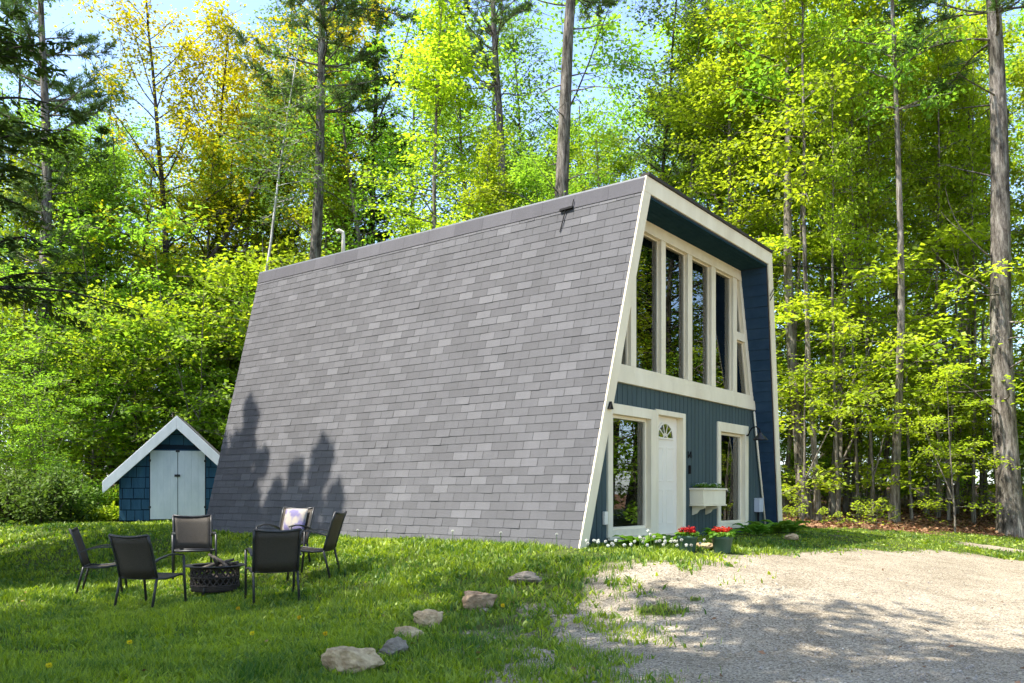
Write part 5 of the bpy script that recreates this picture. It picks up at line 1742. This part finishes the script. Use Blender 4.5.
# crowns behind the roof
for px, d, h, k in ((385, 33, 18, 'mid_a'), (470, 36, 17, 'mid_b'), (480, 29, 12.5, 'maple_b'), (540, 40, 18, 'mid_a'), (600, 36, 15, 'maple_a'), (625, 42, 17, 'mid_b'), (680, 38, 19, 'mid_a'), (330, 34, 14, 'maple_b'), (575, 31, 12, 'mid_b'), (120, 40, 18, 'mid_b'), (70, 41, 19, 'mid_a'), (20, 38, 18, 'mid_b'), (190, 42, 17, 'mid_a'), (270, 40, 19, 'maple_a')):
    tp(k, px, d, h, 'leafy maple crown among others above roof line and shed', 'crowns above the roof line')
for px, d, h, k in ((-30, 40, 25, 'mid_a'), (25, 44, 26, 'aspen'), (95, 46, 22, 'aspen'), (262, 45, 26, 'aspen'), (330, 43, 25, 'mid_b'), (372, 41, 25, 'hemlock_a'), (405, 46, 26, 'mid_a'), (455, 42, 24, 'aspen'),
                    (495, 45, 26, 'mid_b'), (540, 42, 23, 'aspen'), (600, 46, 20, 'mid_a'), (690, 44, 25, 'mid_b'), (715, 40, 24, 'aspen')):
    tp(k, px, d, h, 'tall airy ' + ('hemlock' if k[0] == 'h' else 'aspen' if k[0] == 'a' else 'maple') + ' closing the gaps in the canopy behind cabin and shed', 'tall airy ' + ('hemlocks' if k[0] == 'h' else 'aspens' if k[0] == 'a' else 'maples') + ' behind the front trees')
# right, second row
for px, d, h, k in ((770, 41, 21, 'maple_a'), (830, 40, 21, 'maple_c'), (900, 42, 21, 'maple_a'), (960, 39, 19, 'maple_c'), (1050, 36, 20, 'maple_c'), (1100, 30, 17, 'maple_a')):
    tp(k, px, d, h, 'full green maple in the second row of the wood right of the cabin', 'second row of maples on the right')
# deep in the wood
deep = random.Random(4)
x_ = -52.0
while x_ < 66:
    d = deep.uniform(44, 58)
    k = deep.choice(['mid_a', 'maple_a', 'mid_b', 'hemlock_a', 'mid_a', 'pine_c', 'maple_c'])
    nm_ = {'h': 'dark hemlock', 'p': 'pine', 'm': 'maple'}[k[0]]
    tree(k, x_ + deep.uniform(-1, 1), d, {'h': deep.uniform(13, 18), 'p': deep.uniform(19, 23), 'm': deep.uniform(13, 19)}[k[0]], f'distant {nm_} deep in the wood behind cabin and shed', f'distant {nm_} trees deep in the wood')
    x_ += deep.uniform(2.6, 4.0)
x_ = -80.0
while x_ < 95:
    d = deep.uniform(64, 80)
    k = deep.choice(['mid_a', 'hemlock_a', 'mid_b', 'hemlock_b', 'mid_a'])
    nm_ = {'h': 'hemlock', 'm': 'maple'}[k[0]]
    tree(k, x_, d, deep.uniform(13, 18), f'farthest {nm_} crown glimpsed at the back of the wood', f'farthest {nm_} trees at the back of the wood')
    x_ += deep.uniform(4.0, 6.0)
x_ = -34.0
while x_ < 44:
    d = deep.uniform(35, 43)
    tree(deep.choice(['under_a', 'under_c', 'under_b', 'under_a']), x_, d, deep.uniform(6.5, 9.5), 'leafy undergrowth maple half hidden deep between the trunks', 'undergrowth maples deep in the wood')
    x_ += deep.uniform(1.5, 2.6)
for i in range(34):
    d = deep.uniform(25.5, 35); px = 770 + i * 9 + deep.uniform(-8, 8)
    tp(deep.choice(['under_c', 'under_d', 'under_d']), px, d, deep.uniform(3.2, 6.0), 'low maple filling the gaps between the trunks right of the cabin', 'low maples between the trunks on the right')
# far right, seen in the window panes
for x_, y_, h, k in ((17, 19, 14, 'maple_b'), (19, 23, 18, 'maple_a'), (21.5, 18, 17, 'mid_a'), (20, 14, 15, 'maple_b'), (24, 21, 20, 'maple_c'), (25, 15.5, 19, 'mid_a'), (23, 10, 17, 'maple_a'), (28, 18, 20, 'mid_a'), (28, 12, 20, 'pine_c'), (26, 25, 21, 'pine_a'),
                     (22, 27, 18, 'maple_a'), (31, 22, 20, 'mid_b'), (18.5, 16.5, 7, 'under_a'), (17.5, 21, 7, 'under_b'), (22, 14.5, 8, 'under_a'), (27, 20.5, 22, 'mid_b'), (30, 25, 24, 'mid_a'), (33, 18, 24, 'mid_b'), (29, 15, 22, 'hemlock_a'), (34, 28, 25, 'mid_a'), (36, 22, 25, 'hemlock_a'), (20.5, 20.5, 16, 'maple_b'), (24, 24.5, 19, 'mid_b'), (26, 12.5, 18, 'mid_b')):
    tree(k, x_, y_, h, 'tree beyond the right edge of the photograph, mirrored in the cabin windows', 'trees beyond the driveway')
# trees left of the lawn: their shade lies on grass, chairs and the shingled side
for x_, y_, h, k in ((-11.2, 5.0, 16.5, 'maple_c'), (-8.6, 3.6, 17, 'maple_c'), (-14.2, 6.2, 19, 'shade'), (-6.8, 1.4, 18, 'maple_c'), (-10.5, 0.6, 18, 'shade'), (-7.4, 2.9, 13, 'shade'), (-13.2, 3.0, 19, 'maple_c'), (-8.0, 5.6, 13, 'shade'), (-9.9, 4.4, 14, 'maple_c'), (-8.9, 4.0, 15, 'maple_c'), (-12.4, 5.8, 17, 'maple_c'), (-6.2, 2.6, 13, 'shade'), (-12.6, 5.6, 15.5, 'shade')):
    tree(k, x_, y_, h, 'shade tree left of the lawn, casting its shadow over the fire pit', 'shade trees left of the lawn', rz=x_ * 1.7 + y_)
tree('branchy', -3.9, 4.7, 13, 'open branchy tree left of the camera, casting the dappled shadow on the driveway', rz=.5)
tree('branchy', -2.7, 1.6, 14.5, 'open branchy tree close beside the camera, shading the near edge of the driveway', rz=2.5)
for x_, y_, h in ((-11.7, 14.8, 15.0), (-11.55, 15.25, 13.3), (-12.13, 15.14, 13.3), (-12.4, 15.6, 13.0), (-10.5, 14.15, 13.4), (-10.33, 13.74, 13.2), (-10.07, 13.34, 13.2), (-9.62, 12.74, 14.3), (-9.72, 12.19, 13.9), (-10.9, 14.5, 13.2), (-11.9, 15.2, 14.2), (-9.85, 12.9, 14.0), (-12.6, 15.3, 13.8), (-11.9, 15.0, 13.6)):
    tree('spire', x_, y_, h, 'pointed spruce left of the lawn, its shadow lying on the shingled side', 'pointed spruces left of the lawn', thick=.85)

# low growth
for px, d, s, k, lb in ((12, 22.5, 1.1, 'shrub_a', 'dark leafy bush at the left end of the bush row in the shade'), (38, 21.8, 1.0, 'shrub_a', 'dark leafy bush in the middle of the shaded bush row'), (62, 22.6, 1.05, 'shrub_a', 'dark leafy bush at the right end of the shaded bush row'),
                        (84, 25.5, 1.0, 'shrub_b', 'pale green bush right behind the shaded bush row'), (104, 26.5, 1.0, 'shrub_b', 'pale green bush close to the left eave of the shed'), (112, 23.8, 1.0, 'fern', 'bright low plants at the left foot of the shed'),
                        (-20, 23, 1.2, 'shrub_a', 'tall leafy bush cut by the left edge of the photograph'), (95, 23.6, .9, 'fern', 'bright fern clump left of the low plants by the shed'), (232, 25, 1.0, 'shrub_b', 'green bush behind the shed beside the cabin corner')):
    shrub(k, at(px, d), d, s, lb)
rs = random.Random(9)
for i in range(30):
    d = rs.uniform(19.3, 25); x_ = rs.uniform(5.9, 0.66 * d)
    if float(litter_at(x_, d)) < .45: continue
    tree('seedling', x_, d, rs.uniform(.3, .75), 'knee-high maple seedling on the leaf-strewn floor of the wood on the right', 'maple seedlings on the right', cat='seedling')
for i in range(14):
    d = rs.uniform(26, 30); x_ = at(rs.uniform(-30, 110), d)
    shrub('fern', x_, d, rs.uniform(1.0, 1.8), 'fern in the undergrowth left of the shed', 'ferns left of the shed', 'fern', 'fern')

# ------------------------------------------------------------------ light, sky, camera
SUN_EL, SAX, SAY = R(60), -0.92, -0.39
az = math.atan2(SAX, SAY)                                   # direction to the sun, clockwise from +Y
sd_ = Vector((math.cos(SUN_EL) * math.sin(az), math.cos(SUN_EL) * math.cos(az), math.sin(SUN_EL)))
ld = bpy.data.lights.new('sun', 'SUN'); ld.energy = 3.15; ld.angle = R(0.53); ld.color = (1.0, 0.955, 0.87)
lo_ = bpy.data.objects.new('sun', ld); lo_.rotation_euler = (-sd_).to_track_quat('-Z', 'Y').to_euler(); lo_.location = sd_ * 60
link(lo_)
w = bpy.data.worlds.new('World'); scene.world = w; w.use_nodes = True
nt = w.node_tree; nt.nodes.clear()
sky = nt.nodes.new('ShaderNodeTexSky'); sky.sky_type = 'NISHITA'; sky.sun_disc = False
sky.sun_elevation = SUN_EL; sky.sun_rotation = az; sky.air_density = 0.8; sky.dust_density = 1.2; sky.ozone_density = 1.3
bg = nt.nodes.new('ShaderNodeBackground'); bg.inputs['Strength'].default_value = 0.15
ow = nt.nodes.new('ShaderNodeOutputWorld')
nt.links.new(sky.outputs[0], bg.inputs['Color']); nt.links.new(bg.outputs[0], ow.inputs['Surface'])

cam = bpy.data.cameras.new('camera')
cam.sensor_width = 36; cam.sensor_fit = 'HORIZONTAL'
cam.lens = F_PX / 1024 * 36
cam.shift_y = (HY - 341.5) / 1024
cam.clip_end = 1000
co = bpy.data.objects.new('camera', cam)
co.location = (0, 0, EYE); co.rotation_euler = (R(90), 0, 0)
link(co); scene.camera = co

vs = scene.view_settings
vs.view_transform = 'Standard'; vs.look = 'None'; vs.exposure = 1.92; vs.gamma = 1; vs.use_curve_mapping = False
cy = scene.cycles
cy.max_bounces = 8; cy.diffuse_bounces = 6; cy.glossy_bounces = 3; cy.transmission_bounces = 4; cy.transparent_max_bounces = 10
cy.caustics_reflective = False; cy.caustics_refractive = False
cy.use_adaptive_sampling = True; cy.adaptive_threshold = 0.02
cy.use_denoising = True
cy.sample_clamp_indirect = 6
